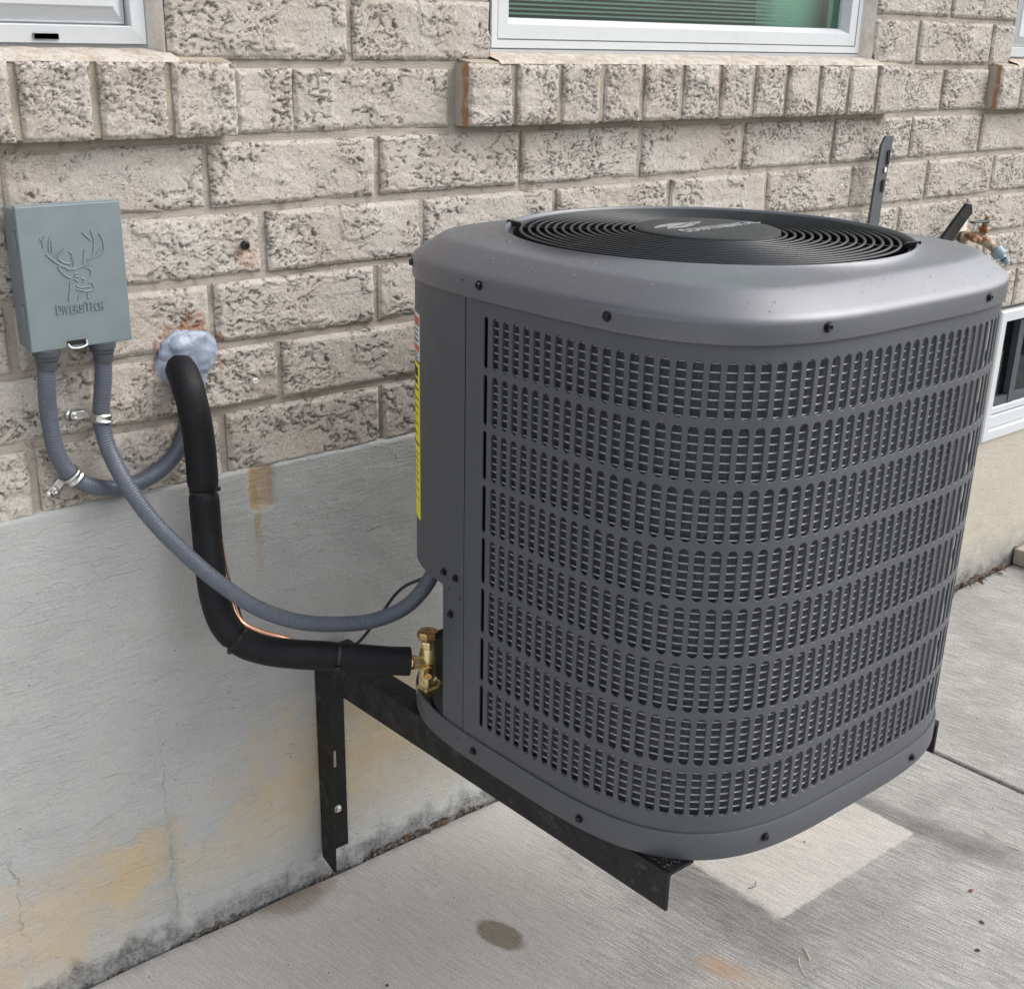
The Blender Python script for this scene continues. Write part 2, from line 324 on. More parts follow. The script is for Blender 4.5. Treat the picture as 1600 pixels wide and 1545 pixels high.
gl = s.t.nodes.new('ShaderNodeBsdfGlossy'); gl.inputs['Roughness'].default_value = .01; gl.inputs['Color'].default_value = (.85, 1., .95, 1)
tr = s.t.nodes.new('ShaderNodeBsdfTransparent'); tr.inputs['Color'].default_value = (.66, .84, .78, 1)
fr = s.t.nodes.new('ShaderNodeFresnel'); fr.inputs['IOR'].default_value = 1.5
mx = s.t.nodes.new('ShaderNodeMixShader'); s.t.links.new(fr.outputs[0], mx.inputs[0]); s.t.links.new(tr.outputs[0], mx.inputs[1]); s.t.links.new(gl.outputs[0], mx.inputs[2]); s.t.links.new(mx.outputs[0], s.o.inputs[0])
MB['glass'] = s.m
MB['slat'] = S('blind_slat', .5, color=(.78, .84, .80)).m
MB['curtain'] = S('green_wall_paint', .8, color=(.50, .74, .62)).m
MB['room'] = S('dark_room', .9, color=(.07, .14, .12)).m
MB['yellow'] = S('yellow_label', .45, color=(.86, .78, .02)).m
MB['white'] = S('white_label', .45, color=(.74, .74, .74)).m
MB['red'] = S('red_print', .45, color=(.55, .10, .05)).m
MB['ink'] = S('black_print', .5, color=(.02, .02, .02)).m
s = S('rusty_brass', .7, .4); s.bump(s.noise(None, 300, 4, .7), .0015)
s.col(s.mix(s.sm(s.noise(None, 70, 4, .6), .42, .58), (.22, .075, .02), (.33, .27, .19))); MB['rusty'] = s.m
s = S('tarnished_brass', .6, .4); s.bump(s.noise(None, 300, 4, .7), .001)
s.col(s.mix(s.sm(s.noise(None, 90, 4, .6), .45, .62), (.34, .30, .22), (.20, .09, .035))); MB['tarnish'] = s.m
MB['blueplastic'] = S('grey_blue_plastic', .4, color=(.20, .27, .32)).m
s = S('dewdrop', .05, spec=.6, color=(.55, .57, .62)); s.b.inputs['Transmission Weight'].default_value = .6; MB['drop'] = s.m
s = S('speck', .8, color=(.06, .035, .02)); MB['speck'] = s.m
MB['berry'] = S('red_brown_seed', .5, color=(.17, .035, .018)).m
MB['straw'] = S('straw', .7, color=(.52, .46, .36)).m

# ------------------------------------------------------------------ object helpers
def tag(o, label=None, cat=None, group=None, kind=None):
    if label: o['label'] = label
    if cat: o['category'] = cat
    if group: o['group'] = group
    if kind: o['kind'] = kind
    return o
def empty(name, loc=(0, 0, 0), label=None, cat=None, group=None, kind=None):
    o = D.objects.new(name, None); o.location = loc; o.empty_display_size = .05; COL.objects.link(o); return tag(o, label, cat, group, kind)
def link(name, me, mat, parent=None, smooth=False):
    o = D.objects.new(name, me); COL.objects.link(o)
    if mat:
        for m in (mat if isinstance(mat, (list, tuple)) else [mat]):
            if len(me.materials) < (len(mat) if isinstance(mat, (list, tuple)) else 1): me.materials.append(m)
    if parent:
        o.parent = parent; o.location = -world_loc(parent)
    if smooth:
        for p in me.polygons: p.use_smooth = True
    return o
def world_loc(o):
    v = Vector((0, 0, 0))
    while o: v += o.location; o = o.parent
    return v
def mesh(name, V, F, mat, parent=None, smooth=False, mi=None):
    me = D.meshes.new(name); me.from_pydata([tuple(v) for v in V], [], F)
    o = link(name, me, mat, parent, smooth)
    if mi:
        for p, i in zip(me.polygons, mi): p.material_index = i
    me.update(); return o
def bmobj(name, bm, mat, parent=None, smooth=False):
    bmesh.ops.recalc_face_normals(bm, faces=bm.faces)
    me = D.meshes.new(name); bm.to_mesh(me); bm.free(); return link(name, me, mat, parent, smooth)
def smooth_by_angle(o, ang=35):
    bm = bmesh.new(); bm.from_mesh(o.data)
    for e in bm.edges:
        if len(e.link_faces) == 2: e.smooth = e.calc_face_angle(0) < math.radians(ang)
    for f in bm.faces: f.smooth = True
    bm.to_mesh(o.data); bm.free(); return o
def box_bm(bm, x0, x1, y0, y1, z0, z1, bev=0., seg=1):
    vs_ = [bm.verts.new((x, y, z)) for x in (x0, x1) for y in (y0, y1) for z in (z0, z1)]
    fs = [(0, 1, 3, 2), (4, 6, 7, 5), (0, 4, 5, 1), (2, 3, 7, 6), (0, 2, 6, 4), (1, 5, 7, 3)]
    ff = [bm.faces.new([vs_[i] for i in f]) for f in fs]
    if bev:
        es = list({e for f in ff for e in f.edges}); bmesh.ops.bevel(bm, geom=es, offset=bev, segments=seg, affect='EDGES', profile=.5)
def box(name, x0, x1, y0, y1, z0, z1, mat, parent=None, bev=0., seg=1):
    bm = bmesh.new(); box_bm(bm, x0, x1, y0, y1, z0, z1, bev, seg); return bmobj(name, bm, mat, parent)
def spline(pts, n=8):
    """Catmull-Rom through the points"""
    P = [Vector(p) for p in pts]; P = [P[0]*2-P[1]] + P + [P[-1]*2-P[-2]]; out = []
    for i in range(1, len(P)-2):
        a, b, c, d = P[i-1:i+3]
        for k in range(n):
            t = k/n; out.append(.5*((2*b)+(c-a)*t+(2*a-5*b+4*c-d)*t*t+(3*b-a-3*c+d)*t**3))
    out.append(P[-2]); return out
def tube_geo(path, rad, seg=12, caps=True, V=None, F=None):
    V = [] if V is None else V; F = [] if F is None else F; base = len(V)
    n = len(path); up_ = Vector((0, 0, 1)); prev = None
    for i, p in enumerate(path):
        t = (path[min(i+1, n-1)]-path[max(i-1, 0)]).normalized()
        if prev is None:
            a = t.cross(up_); a = a.normalized() if a.length > 1e-3 else Vector((1, 0, 0))
        else:
            a = (prev-t*prev.dot(t)).normalized()
        prev = a; b = t.cross(a); r = rad(i/(n-1)) if callable(rad) else rad
        for k in range(seg):
            th = 2*PI*k/seg; V.append(p+(a*math.cos(th)+b*math.sin(th))*r)
    for i in range(n-1):
        for k in range(seg):
            k2 = (k+1) % seg; F.append((base+i*seg+k, base+i*seg+k2, base+(i+1)*seg+k2, base+(i+1)*seg+k))
    if caps:
        F.append(tuple(base+k for k in reversed(range(seg)))); F.append(tuple(base+(n-1)*seg+k for k in range(seg)))
    return V, F
def tube(name, path, rad, mat, parent=None, seg=12, caps=True):
    V, F = tube_geo([Vector(p) for p in path], rad, seg, caps)
    o = mesh(name, V, F, mat, parent); return smooth_by_angle(o, 50)
def lathe(name, prof, mat, parent=None, seg=24, origin=(0, 0, 0), axis='Z', flats=None, smooth=35, caps=True):
    """prof: (radius, height) pairs; axis Z or a direction vector"""
    d = Vector((0, 0, 1)) if axis == 'Z' else Vector(axis).normalized()
    q = d.to_track_quat('Z', 'Y'); o_ = Vector(origin); V = []; F = []
    for r, h in prof:
        for k in range(seg): V.append(o_+q @ Vector((r*math.cos(2*PI*k/seg), r*math.sin(2*PI*k/seg), h)))
    for i in range(len(prof)-1):
        for k in range(seg):
            k2 = (k+1) % seg; F.append((i*seg+k, i*seg+k2, (i+1)*seg+k2, (i+1)*seg+k))
    if caps: F.append(tuple(range(seg))[::-1]); F.append(tuple((len(prof)-1)*seg+k for k in range(seg)))
    o = mesh(name, V, F, mat, parent)
    return smooth_by_angle(o, smooth)
def text_mesh(name, body, size, mat, parent, M4, depth=.0004, width=None, bold=0.):
    cu = D.curves.new(name, 'FONT'); cu.body = body; cu.size = size; cu.extrude = depth; cu.align_x = 'CENTER'; cu.align_y = 'CENTER'; cu.offset = bold
    t = D.objects.new(name, cu); COL.objects.link(t)
    me = D.meshes.new_from_object(t); D.objects.remove(t); D.curves.remove(cu)
    if width:
        xs = [v.co.x for v in me.vertices]; k = width/(max(xs)-min(xs))
        for v in me.vertices: v.co.x *= k
    me.transform(M4); me.materials.clear(); me.name = name
    return link(name, me, mat, parent)

# ================================================================== GROUND
ground = mesh('ground', [(-60, -60, -.03), (60, -60, -.03), (60, 60, -.03), (-60, 60, -.03)], [(0, 1, 2, 3)], MB['lawn']); tag(ground, kind='structure')
bed = mesh('soil_bed', [(-4, -3.2, -.022), (6, -3.2, -.022), (6, .05, -.022), (-4, .05, -.022)], [(0, 1, 2, 3)], MB['soil']); tag(bed, kind='structure')
walk = empty('walkway', (0, 0, 0), kind='structure')
xs = [1.2965+1.75*k for k in range(-3, 3)]
for i in range(len(xs)-1):
    for (ya, yb) in ((-.0125, -1.5), (-1.508, -3.0)):
        x0, x1 = xs[i]+.0045, xs[i+1]-.0045
        bm = bmesh.new(); N = 60
        # slab edge toward the wall is slightly ragged, top edges rounded over
        top = []
        for k in range(N+1):
            x = x0+(x1-x0)*k/N
            j = (mn.noise(Vector((x*9, ya*3, 0)))*.0035+mn.noise(Vector((x*40, 1, 0)))*.0012) if ya > -.1 else 0
            top.append((x, ya+j))
        rows = []
        for (dy, z) in ((0, -.09), (0, -.004), (-.004, 0)): rows.append([bm.verts.new((x+(.004 if k == 0 else -.004 if k == N else 0)*(z == 0), y+dy, z)) for k, (x, y) in enumerate(top)])
        rows.append([bm.verts.new((x+(.004 if k == 0 else -.004 if k == N else 0), yb+.004, 0)) for k, (x, y) in enumerate(top)])
        rows.append([bm.verts.new((x, yb, -.004)) for x, y in top]); rows.append([bm.verts.new((x, yb, -.09)) for x, y in top])
        for a, b in zip(rows, rows[1:]):
            for k in range(N): bm.faces.new((a[k], b[k], b[k+1], a[k+1]))
        for k in (0, N): bm.faces.new([r[k] for r in rows])
        o = bmobj('slab', bm, MB['concrete'], walk)

# ================================================================== HOUSE WALL
wall = empty('brick_wall', (0.8, 0, 0), 'pinkish grey split-face brick house wall above a parged concrete foundation', 'wall')
p_ = .089
def zj(k): return G+.534-k*p_                   # centre of bed joint k (0 = joint at window sill top)
OPEN = [(-1.05, -.0405, zj(0)-.0, 2.35), (.4755, 1.4355, zj(0), 2.35), (1.9500, 2.85, zj(0), 2.35)]
SILLX = [(-1.20, .042), (.411, 1.530), (1.874, 3.05)]
def vnoise(X, Z, f, seed):
    g = np.random.RandomState(seed).rand(64, 64); x = X*f+seed*3.7; z = Z*f+seed*1.3
    xi = np.floor(x).astype(int); zi = np.floor(z).astype(int); u = x-xi; v = z-zi; u = u*u*(3-2*u); v = v*v*(3-2*v)
    a = g[xi % 64, zi % 64]; b_ = g[(xi+1) % 64, zi % 64]; c = g[xi % 64, (zi+1) % 64]; d = g[(xi+1) % 64, (zi+1) % 64]
    return a*(1-u)*(1-v)+b_*u*(1-v)+c*(1-u)*v+d*u*v
def fbm(X, Z, f, seed, octv=5, gain=.55):
    s_ = 0; a = 1; n_ = 0
    for o_ in range(octv): s_ = s_+a*vnoise(X, Z, f*2**o_, seed*7+o_); n_ += a; a *= gain
    return s_/n_
def sstep(x, a, b_):
    u = np.clip((x-a)/(b_-a), 0, 1); return u*u*(3-2*u)
def relief_brick(L, H, seed, kind, orange=False, step=.0016):
    """one split-face brick: broken plateaus as real relief; 'crevice_shade' holds the shade painted into its crevices"""
    nx = max(6, int(L/step)); nz = max(6, int(H/step))
    X, Z = np.meshgrid(np.linspace(-L/2, L/2, nx+1), np.linspace(-H/2, H/2, nz+1), indexing='ij')
    X0_, Z0_ = X+seed*.37, Z+seed*.19
    wx = (fbm(X0_, Z0_, 70, seed+50, 3)-.5)*.020; wz = (fbm(X0_, Z0_, 70, seed+90, 3)-.5)*.014
    rs = np.random.RandomState(seed+5); k1, k2, k3 = rs.rand(3)
    f = fbm((X0_+wx)*.72, (Z0_+wz)*1.35, (19+6*k1) if kind == 0 else 30, seed, 5, .58 if kind == 0 else .60)
    zone = fbm(X0_*.8, Z0_*1.1, 22, seed+200, 3, .5)
    lv = f*((7.5+3.5*k2) if kind == 0 else 8.0); fl = np.floor(lv); fr = lv-fl
    m = sstep(zone, .30+.14*k3, .43+.14*k3) if kind == 0 else sstep(zone, .40, .56)*.75
    terr = fl+sstep(fr, 0, .24)
    groove = np.exp(-(fr/(.11+.05*k2))**2)+.5*np.exp(-((1-fr)/.06)**2)
    chop = sstep(fbm(X0_, Z0_, 95, seed+300, 2, .5), .28, .44)
    groove = groove*m*chop
    fine_ = fbm(X0_, Z0_, 260, seed+400, 3, .6)
    pits = sstep(fbm(X0_*.7, Z0_*1.25, 200 if kind == 0 else 230, seed+500, 2, .5), .60, .72)*(sstep(zone, .42, .56) if kind == 0 else .35+.65*sstep(zone, .40, .55))
    h = (m*terr+(1-m)*(lv*.45+fl.mean()*.55))*.00165+groove*-.0022+fine_*.0012-pits*(.0010 if kind == 0 else .0018)+(fbm(X0_, Z0_, 9, seed+600, 2)-.5)*.003
    h = h-h.mean()
    # rounded, slightly crumbled arrises
    dX = np.minimum(X+L/2, L/2-X); dZ = np.minimum(Z+H/2, H/2-Z); d_ = np.minimum(dX, dZ)
    crumb = .0022+.0035*fbm(X0_, Z0_, 60, seed+700, 3, .6)
    y = -h+.0040*(1-sstep(d_, 0, crumb*1.6))
    wob = (fbm(X0_, Z0_, 35, seed+800, 3, .6)-.5)*.0035
    Xw = X+np.where(X < -L/2+1e-6, np.abs(wob), 0)-np.where(X > L/2-1e-6, np.abs(wob), 0)
    Zw = Z+np.where(Z < -H/2+1e-6, np.abs(wob), 0)-np.where(Z > H/2-1e-6, np.abs(wob), 0)
    P = np.stack([Xw, y, Zw], -1).reshape(-1, 3); idx = np.arange((nx+1)*(nz+1)).reshape(nx+1, nz+1)
    F = np.stack([idx[:-1, :-1], idx[1:, :-1], idx[1:, 1:], idx[:-1, 1:]], -1).reshape(-1, 4).tolist(); nf = len(F)
    ring = list(idx[:, 0])+list(idx[-1, 1:])+list(idx[-2::-1, -1])+list(idx[0, -2:0:-1]); n_ = len(ring); V = P.tolist(); b0 = len(V)
    for r in ring: V.append([V[r][0], .045, V[r][2]])
    mi = [0]*nf
    for q in range(n_):
        a_, c_ = ring[q], ring[(q+1) % n_]; F.append([int(c_), int(a_), b0+q, b0+(q+1) % n_])
        mi.append(1 if (orange and V[a_][0] < -L/2+.003 and V[c_][0] < -L/2+.003) else 0)
    me = D.meshes.new('brick'); me.from_pydata(V, [], F)
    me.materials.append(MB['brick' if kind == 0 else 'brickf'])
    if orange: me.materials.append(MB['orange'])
    me.polygons.foreach_set('material_index', mi)
    me.polygons.foreach_set('use_smooth', [i < nf for i in range(len(F))])
    at = me.attributes.new('crevice_shade', 'FLOAT', 'POINT')
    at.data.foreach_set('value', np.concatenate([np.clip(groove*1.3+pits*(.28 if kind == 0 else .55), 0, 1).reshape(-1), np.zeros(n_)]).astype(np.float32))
    me.update(); return me
VAR = {}
def put_brick(parent, x0, x1, z0, z1, y0=0., mat=None, seed=0, ends=None, sillb=False):
    L, H = x1-x0, z1-z0; kind = 0 if mat is MB['brick'] else 1; rnd = random.Random(seed)
    if ends: me, bl, bh = relief_brick(L, H, 900+seed % 50, 1, True), L, H
    else:
        bl = .086 if L < .11 else .135 if L < .19 else .257; bh = .0795
        key = (bl, kind, rnd.randrange(9 if bl > .2 else 5))
        if key not in VAR: VAR[key] = relief_brick(bl, bh, 11+len(VAR)*5, kind)
        me = VAR[key]
    o = D.objects.new('brick', me); COL.objects.link(o); o.parent = parent
    o.location = Vector(((x0+x1)/2, y0, (z0+z1)/2))-world_loc(parent)
    o.scale = (L/bl, 1, H/bh)
    if not ends and rnd.random() < .5: o.rotation_euler.y = PI
    return o
def sub_out(a, b, holes):
    segs = [(a, b)]
    for h0, h1 in holes:
        ns = []
        for s0, s1 in segs:
            if h1 <= s0 or h0 >= s1: ns.append((s0, s1)); continue
            if s0 < h0: ns.append((s0, h0))
            if s1 > h1: ns.append((h1, s1))
        segs = ns
    return segs
JO = .0048
rowoff = {1: .002, 2: .0810, 3: -.004, 4: .096, 5: .0}
XL, XR = -1.15, 3.05
far = bmesh.new()
for k in range(-13, 6):
    z1 = zj(k)-JO; z0 = zj(k+1)+JO
    if k == 5: z0 = G-.004
    cuts = []
    if k in rowoff: cuts = [rowoff[k]+.267*i for i in range(-6, 13)]
    elif k == 0: cuts = [.047, .136, .405, 1.5385, 1.698, 1.870]
    elif k == -1: cuts = [-1.11, -.0405-.0, .228, .4805, 1.4305, 1.588, 1.863, 1.955, 2.9]
    elif k == -2: cuts = [-1.11, .095, .345, 1.4305, 1.693, 1.955, 2.9]
    else: cuts = [(.0 if k % 2 else .1335)+.267*i for i in range(-6, 13)]
    holes = []
    if k == 0: holes = [(a-.0, b) for a, b in ((-1.3, .047), (.405, 1.5385), (1.870, 3.2))]
    elif k < 0: holes = [(a-.001, b+.001) for a, b, c, d in OPEN if zj(k) > c and zj(k+1) < d]
    cs = sorted(set([XL]+[c for c in cuts if XL < c < XR]+[XR]+[e for h in holes for e in h if XL < e < XR]))
    merged = []
    for a, b in zip(cs, cs[1:]):
        m = (a+b)/2
        if any(h0 <= m <= h1 for h0, h1 in holes) or b-a < .03: continue
        ja = JO if not any(abs(a-h1) < 1e-6 for h0, h1 in holes) else .0
        jb = JO if not any(abs(b-h0) < 1e-6 for h0, h1 in holes) else .0
        if k == 0 and abs(a-.136) < 1e-3: ja = .001
        if k == 0 and abs(b-.136) < 1e-3: jb = .001
        if k == 0 and abs(a-.047) < 1e-3: ja = .004
        if k == 0 and abs(b-.405) < 1e-3: jb = .006
        rnd = random.Random(int(a*1000)+k*77)
        aa = a+ja+rnd.uniform(-.0012, .0012)*(ja > 0); bb = b-jb+rnd.uniform(-.0012, .0012)*(jb > 0)
        dz = rnd.uniform(-.0012, .0012)
        if k >= -4:
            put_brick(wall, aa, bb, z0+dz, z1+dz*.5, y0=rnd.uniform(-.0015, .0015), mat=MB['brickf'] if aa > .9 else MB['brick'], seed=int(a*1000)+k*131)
        else: box_bm(far, aa, bb, 0, .045, z0, z1)
o = bmobj('upper_brickwork', far, MB['brickf'], wall); o['kind'] = 'stuff'
# mortar bed behind, with openings left out; a missing perpend (weep hole) low on the left
zcuts = sorted({G-.006, .745, .808, zj(0)+.012, 2.35, 2.48, zj(0)}); xcuts = sorted({XL, XR, -.2716, -.2624}|{v for a, b, c, d in OPEN for v in (a, b)})
bm = bmesh.new()
for xa, xb in zip(xcuts, xcuts[1:]):
    for za, zb in zip(zcuts, zcuts[1:]):
        mx_, mz_ = (xa+xb)/2, (za+zb)/2
        if any(a < mx_ < b and c < mz_ < d for a, b, c, d in OPEN): continue
        if -.2805 < mx_ < -.2695 and .745 < mz_ < .808: continue
        nx = max(1, int((xb-xa)/.02)); nz = max(1, int((zb-za)/.02))
        if mz_ > 1.6: nx = nz = 1
        def yv(x, z): return .0065+.0016*mn.noise(Vector((x*60, 0, z*60)))+.001*mn.noise(Vector((x*17, 3, z*17)))
        g = [[bm.verts.new((xa+(xb-xa)*i/nx, yv(xa+(xb-xa)*i/nx, za+(zb-za)*j/nz), za+(zb-za)*j/nz)) for i in range(nx+1)] for j in range(nz+1)]
        for j in range(nz):
            for i in range(nx): bm.faces.new((g[j][i], g[j][i+1], g[j+1][i+1], g[j+1][i]))
        box_bm(bm, xa, xb, .03, .12, za, zb)
bmobj('mortar', bm, MB['mortar'], wall)
box('weep_shade_block', -.2717, -.2623, .0095, .031, .745, .808, MB['void'], wall)  # black block standing in for the shade inside the open joint

# rowlock sills
def sill(xs_, first_orange, parent):
    s0 = empty('window_sill'); s0.parent = parent; s0.location = Vector((xs_[0], 0, 1.2))-world_loc(parent)
    for i, (a, b) in enumerate(zip(xs_, xs_[1:])):
        rnd = random.Random(i+int(xs_[0]*50)); j = .0045
        aa = a+(0 if i == 0 else j); bb = b-(0 if i == len(xs_)-2 else j)
        y0 = -.030+rnd.uniform(-.0015, .0015)
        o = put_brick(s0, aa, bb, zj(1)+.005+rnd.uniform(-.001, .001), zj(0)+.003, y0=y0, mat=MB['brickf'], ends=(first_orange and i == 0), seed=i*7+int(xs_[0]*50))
    bm = bmesh.new(); x0, x1 = xs_[0]+.006, xs_[-1]-.006
    vv = [bm.verts.new((x, y, z)) for x in (x0, x1) for y, z in ((-.0235, zj(1)+.0075), (.034, zj(1)+.0075), (.034, zj(0)+.0130), (-.0235, zj(0)+.0042))]
    bm.faces.new(vv[:4]); bm.faces.new(vv[4:][::-1])
    for q in range(4): bm.faces.new((vv[q], vv[(q+1) % 4], vv[4+(q+1) % 4], vv[4+q]))
    bmobj('mortar', bm, MB['sillmortar'], s0)
sill([-1.2, -1.1, -1.005, -.91, -.815, -.72, -.625, -.53, -.435, -.34, -.245, -.15, -.056, .036], False, wall)
sill([.411, .499, .591, .682, .772, .867, .961, 1.052, 1.142, 1.238, 1.329, 1.42, 1.512], True, wall)
sill([1.873, 1.965, 2.06, 2.155, 2.25, 2.345, 2.44, 2.535, 2.63, 2.725, 2.82, 2.915, 3.01], True, wall)

# caulk along frames
def caulk(x0, x1):
    c = empty('caulk_bead'); c.parent = wall; c.location = Vector((x0, .03, 1.28))-world_loc(wall)
    bm = bmesh.new(); N = 70
    prof = [(-.056, -.0090), (-.050, -.0040), (-.030, .0008), (-.012, .0042), (0., .0060), (.004, .0070)]
    rows = []
    for k in range(N+1):
        x = x0-.004+(x1-x0+.008)*k/N; n_ = mn.noise(Vector((x*35, 0, 5)))*.0022+mn.noise(Vector((x*120, 0, 5)))*.0008
        rows.append([bm.verts.new((x, .030+y+n_, 1.2795+z+n_*.5)) for y, z in prof])
    for a, b in zip(rows, rows[1:]):
        for q in range(5): bm.faces.new((a[q], b[q], b[q+1], a[q+1]))
    bmobj('sill_caulk', bm, MB['wash'], c, True)
    for xx, sgn in ((x0, 1), (x1, -1)):
        bm = bmesh.new(); rows = []
        for k in range(N+1):
            z = 1.276+(2.35-1.276)*k/N; n_ = mn.noise(Vector((xx*35, z*40, 9)))*.0018+mn.noise(Vector((xx, z*140, 9)))*.0006
            rows.append([bm.verts.new((xx+sgn*dx+n_, y, z)) for dx, y in ((.0002, .0035), (.0025, .010), (.005, .024), (.012, .0305))])
        for a, b in zip(rows, rows[1:]):
            for q in range(3): bm.faces.new((a[q], b[q], b[q+1], a[q+1]))
        bmobj('jamb_caulk', bm, MB['caulk'], c, True)
caulk(-1.05, -.0405); caulk(.4755, 1.4355); caulk(1.95, 2.85)

# windows
def frame_loop(name, x0, x1, z0, z1, prof, mat, parent):
    """mitred moulding: prof = (inset, y) outline marched from outside to inside"""
    V = []; F = []
    for ins, y in prof:
        V += [(x0+ins, y, z0+ins), (x1-ins, y, z0+ins), (x1-ins, y, z1-ins), (x0+ins, y, z1-ins)]
    for i in range(len(prof)-1):
        for k in range(4): F.append((i*4+k, i*4+(k+1) % 4, (i+1)*4+(k+1) % 4, (i+1)*4+k))
    return mesh(name, V, F, mat, parent)
def window(x0, x1, z0, z1, style, parent):
    wn = empty('window'); wn.parent = parent; wn.location = Vector((x0, .03, z0))-world_loc(parent)
    if style == 'fixed':
        frame_loop('frame', x0, x1, z0, z1, [(0, .07), (0, .026), (.006, .024), (.0062, .030), (.0078, .030), (.008, .023), (.019, .023), (.0192, .029), (.0208, .029), (.021, .024), (.041, .024), (.0425, .026), (.050, .040), (.050, .047), (.052, .07)], MB['vinyl'], wn)
        g0 = .050
    else:
        frame_loop('frame', x0, x1, z0, z1, [(0, .07), (0, .029), (.003, .026), (.0035, .030), (.0055, .030), (.006, .022), (.0245, .020), (.026, .022), (.026, .036), (.029, .036)], MB['vinyl'], wn)
        frame_loop('sash', x0, x1, z0, z1, [(.028, .05), (.028, .034), (.0282, .0315), (.0302, .0315), (.0305, .032), (.034, .030), (.044, .022), (.047, .018), (.085, .017), (.088, .019), (.092, .034), (.093, .05)], MB['vinyl'], wn)
        g0 = .092
        box('weep_slot_cover', -.1975, -.1665, .0188, .0215, z0+.0090, z0+.0170, MB['vinyl'], wn, .001)
        box('weep_slot', -.1930, -.1710, .0182, .0189, z0+.0130, z0+.0142, MB['gasket'], wn)
    mesh('pane', [(x0+g0, .046, z0+g0), (x1-g0, .046, z0+g0), (x1-g0, .046, z1-g0), (x0+g0, .046, z1-g0)], [(0, 1, 2, 3)], MB['glass'], wn)
    return wn
W1 = window(-1.04, -.0505, 1.2835, 2.33, 'sash', wall)
W2 = window(.4865, 1.4245, 1.2835, 2.33, 'fixed', wall)
W3 = window(1.955, 2.84, 1.2835, 2.33, 'sash', wall)
slat_me = None
for k in range(145):                                   # slatted blind of the middle window
    z = 1.334+.0066*k
    if slat_me is None:
        V = []; F = []
        for i, (y, zz) in enumerate(((.064, -.0016), (.066, 0.0), (.069, .0010), (.072, .0014))): V += [(.530, y, zz), (1.250, y, zz)]
        for i in range(3): F.append((2*i, 2*i+1, 2*i+3, 2*i+2))
        o = mesh('blind_slat', V, F, MB['slat'], W2); slat_me = o.data
    else:
        o = D.objects.new('blind_slat', slat_me); COL.objects.link(o); o.parent = W2; o.location = -world_loc(W2)
    o.location.z += z
mesh('green_wall', [(1.20, .105, 1.20), (1.400, .105, 1.20), (1.400, .105, 2.3), (1.20, .105, 2.3)], [(0, 1, 2, 3)], MB['curtain'], W2)
for W_, (a, b) in ((W1, (-1.04, -.05)), (W2, (.487, 1.424)), (W3, (1.955, 2.84))):
    bm = bmesh.new(); box_bm(bm, a, b, .071, .9, 1.25, 2.34)
    for f in list(bm.faces):
        if all(abs(v.co.y-.071) < 1e-5 for v in f.verts): bm.faces.remove(f)
    bmobj('room_interior', bm, MB['room'], W_)

# foundation with basement window opening
BW = (2.082, 2.9, .392, .716)
fnd = empty('foundation_wall', (.8, 0, 0), 'grey parged concrete foundation with yellow stains and a vertical crack under the brickwork', 'foundation')
def fy(x, z):
    y = -.0035+.0030*mn.noise(Vector((x*5, 1, z*6)))+.0014*mn.noise(Vector((x*19, 4, z*26)))+.0006*mn.noise(Vector((x*60, 2, z*75)))
    c = abs(x+.137+.03*mn.noise(Vector((x*3, 0, z*9))))
    if z < .27: y -= .0035*math.exp(-(c/.012)**2)*(1-max(0, (z-.2)/.07))
    if z < .055: y += -.004*(1-z/.055)+.006*(1-z/.055)*mn.noise(Vector((x*28, 7, z*30)))
    if z < .02: y += .006*abs(mn.noise(Vector((x*50, 8, z*30))))
    if .033 < x < .075 and z > .672: y += .005
    return y
bm = bmesh.new(); dx = .0065; dz = .0065
def strip(xa, xb, za, zb, dx, dz, topedge=False):
    nx = max(1, round((xb-xa)/dx)); nz = max(1, round((zb-za)/dz))
    g = []
    for j in range(nz+1):
        row = []
        for i in range(nx+1):
            x = xa+(xb-xa)*i/nx; z = za+(zb-za)*j/nz
            if topedge and j == nz: z += .0035*mn.noise(Vector((x*22, 0, 3)))+.0018*mn.noise(Vector((x*90, 0, 3)))
            row.append(bm.verts.new((x, fy(x, z), z)))
        g.append(row)
    for j in range(nz):
        for i in range(nx): bm.faces.new((g[j][i], g[j][i+1], g[j+1][i+1], g[j+1][i]))
    if topedge:
        t = [bm.verts.new((v.co.x, .02, v.co.z+.001)) for v in g[-1]]
        for i in range(nx): bm.faces.new((g[-1][i], g[-1][i+1], t[i+1], t[i]))
strip(-.62, 1.0, -.03, G-.001, dx, dz, True); strip(1.0, BW[0], -.03, G-.001, .012, .012, True)
strip(BW[0], 3.05, -.03, BW[2], .015, .015); strip(BW[1], 3.05, BW[2], G-.001, .05, .05); strip(-1.15, -.62, -.03, G-.001, .03, .03, True)
bmesh.ops.remove_doubles(bm, verts=bm.verts, dist=.0005)
for f in bm.faces: f.normal_update()
me = D.meshes.new('parged_face')
bm.to_mesh(me); bm.free(); link('parged_face', me, MB['parging'], fnd, True)
bm = bmesh.new(); box_bm(bm, XL, BW[0], .02, .2, -.05, G-.01); box_bm(bm, BW[0], XR, .02, .2, -.05, BW[2]); bmobj('concrete_core', bm, MB['parging'], fnd)
bw = empty('basement_window'); bw.parent = fnd; bw.location = Vector((BW[0], 0, BW[2]))-world_loc(fnd)
x0, x1, z0, z1 = BW
frame_loop('frame', x0, x1, z0, z1+.006, [(0, .06), (0, -.006), (.004, -.009), (.026, -.009), (.028, -.006), (.030, .006), (.032, .008)], MB['vinyl'], bw)
bm = bmesh.new(); box_bm(bm, x0+.03, x1-.03, -.001, .05, z0+.03, z0+.062, .002); box_bm(bm, x0+.03, x1-.03, .003, .05, z0+.064, z0+.082, .002); bmobj('bottom_rail', bm, MB['vinyl'], bw)
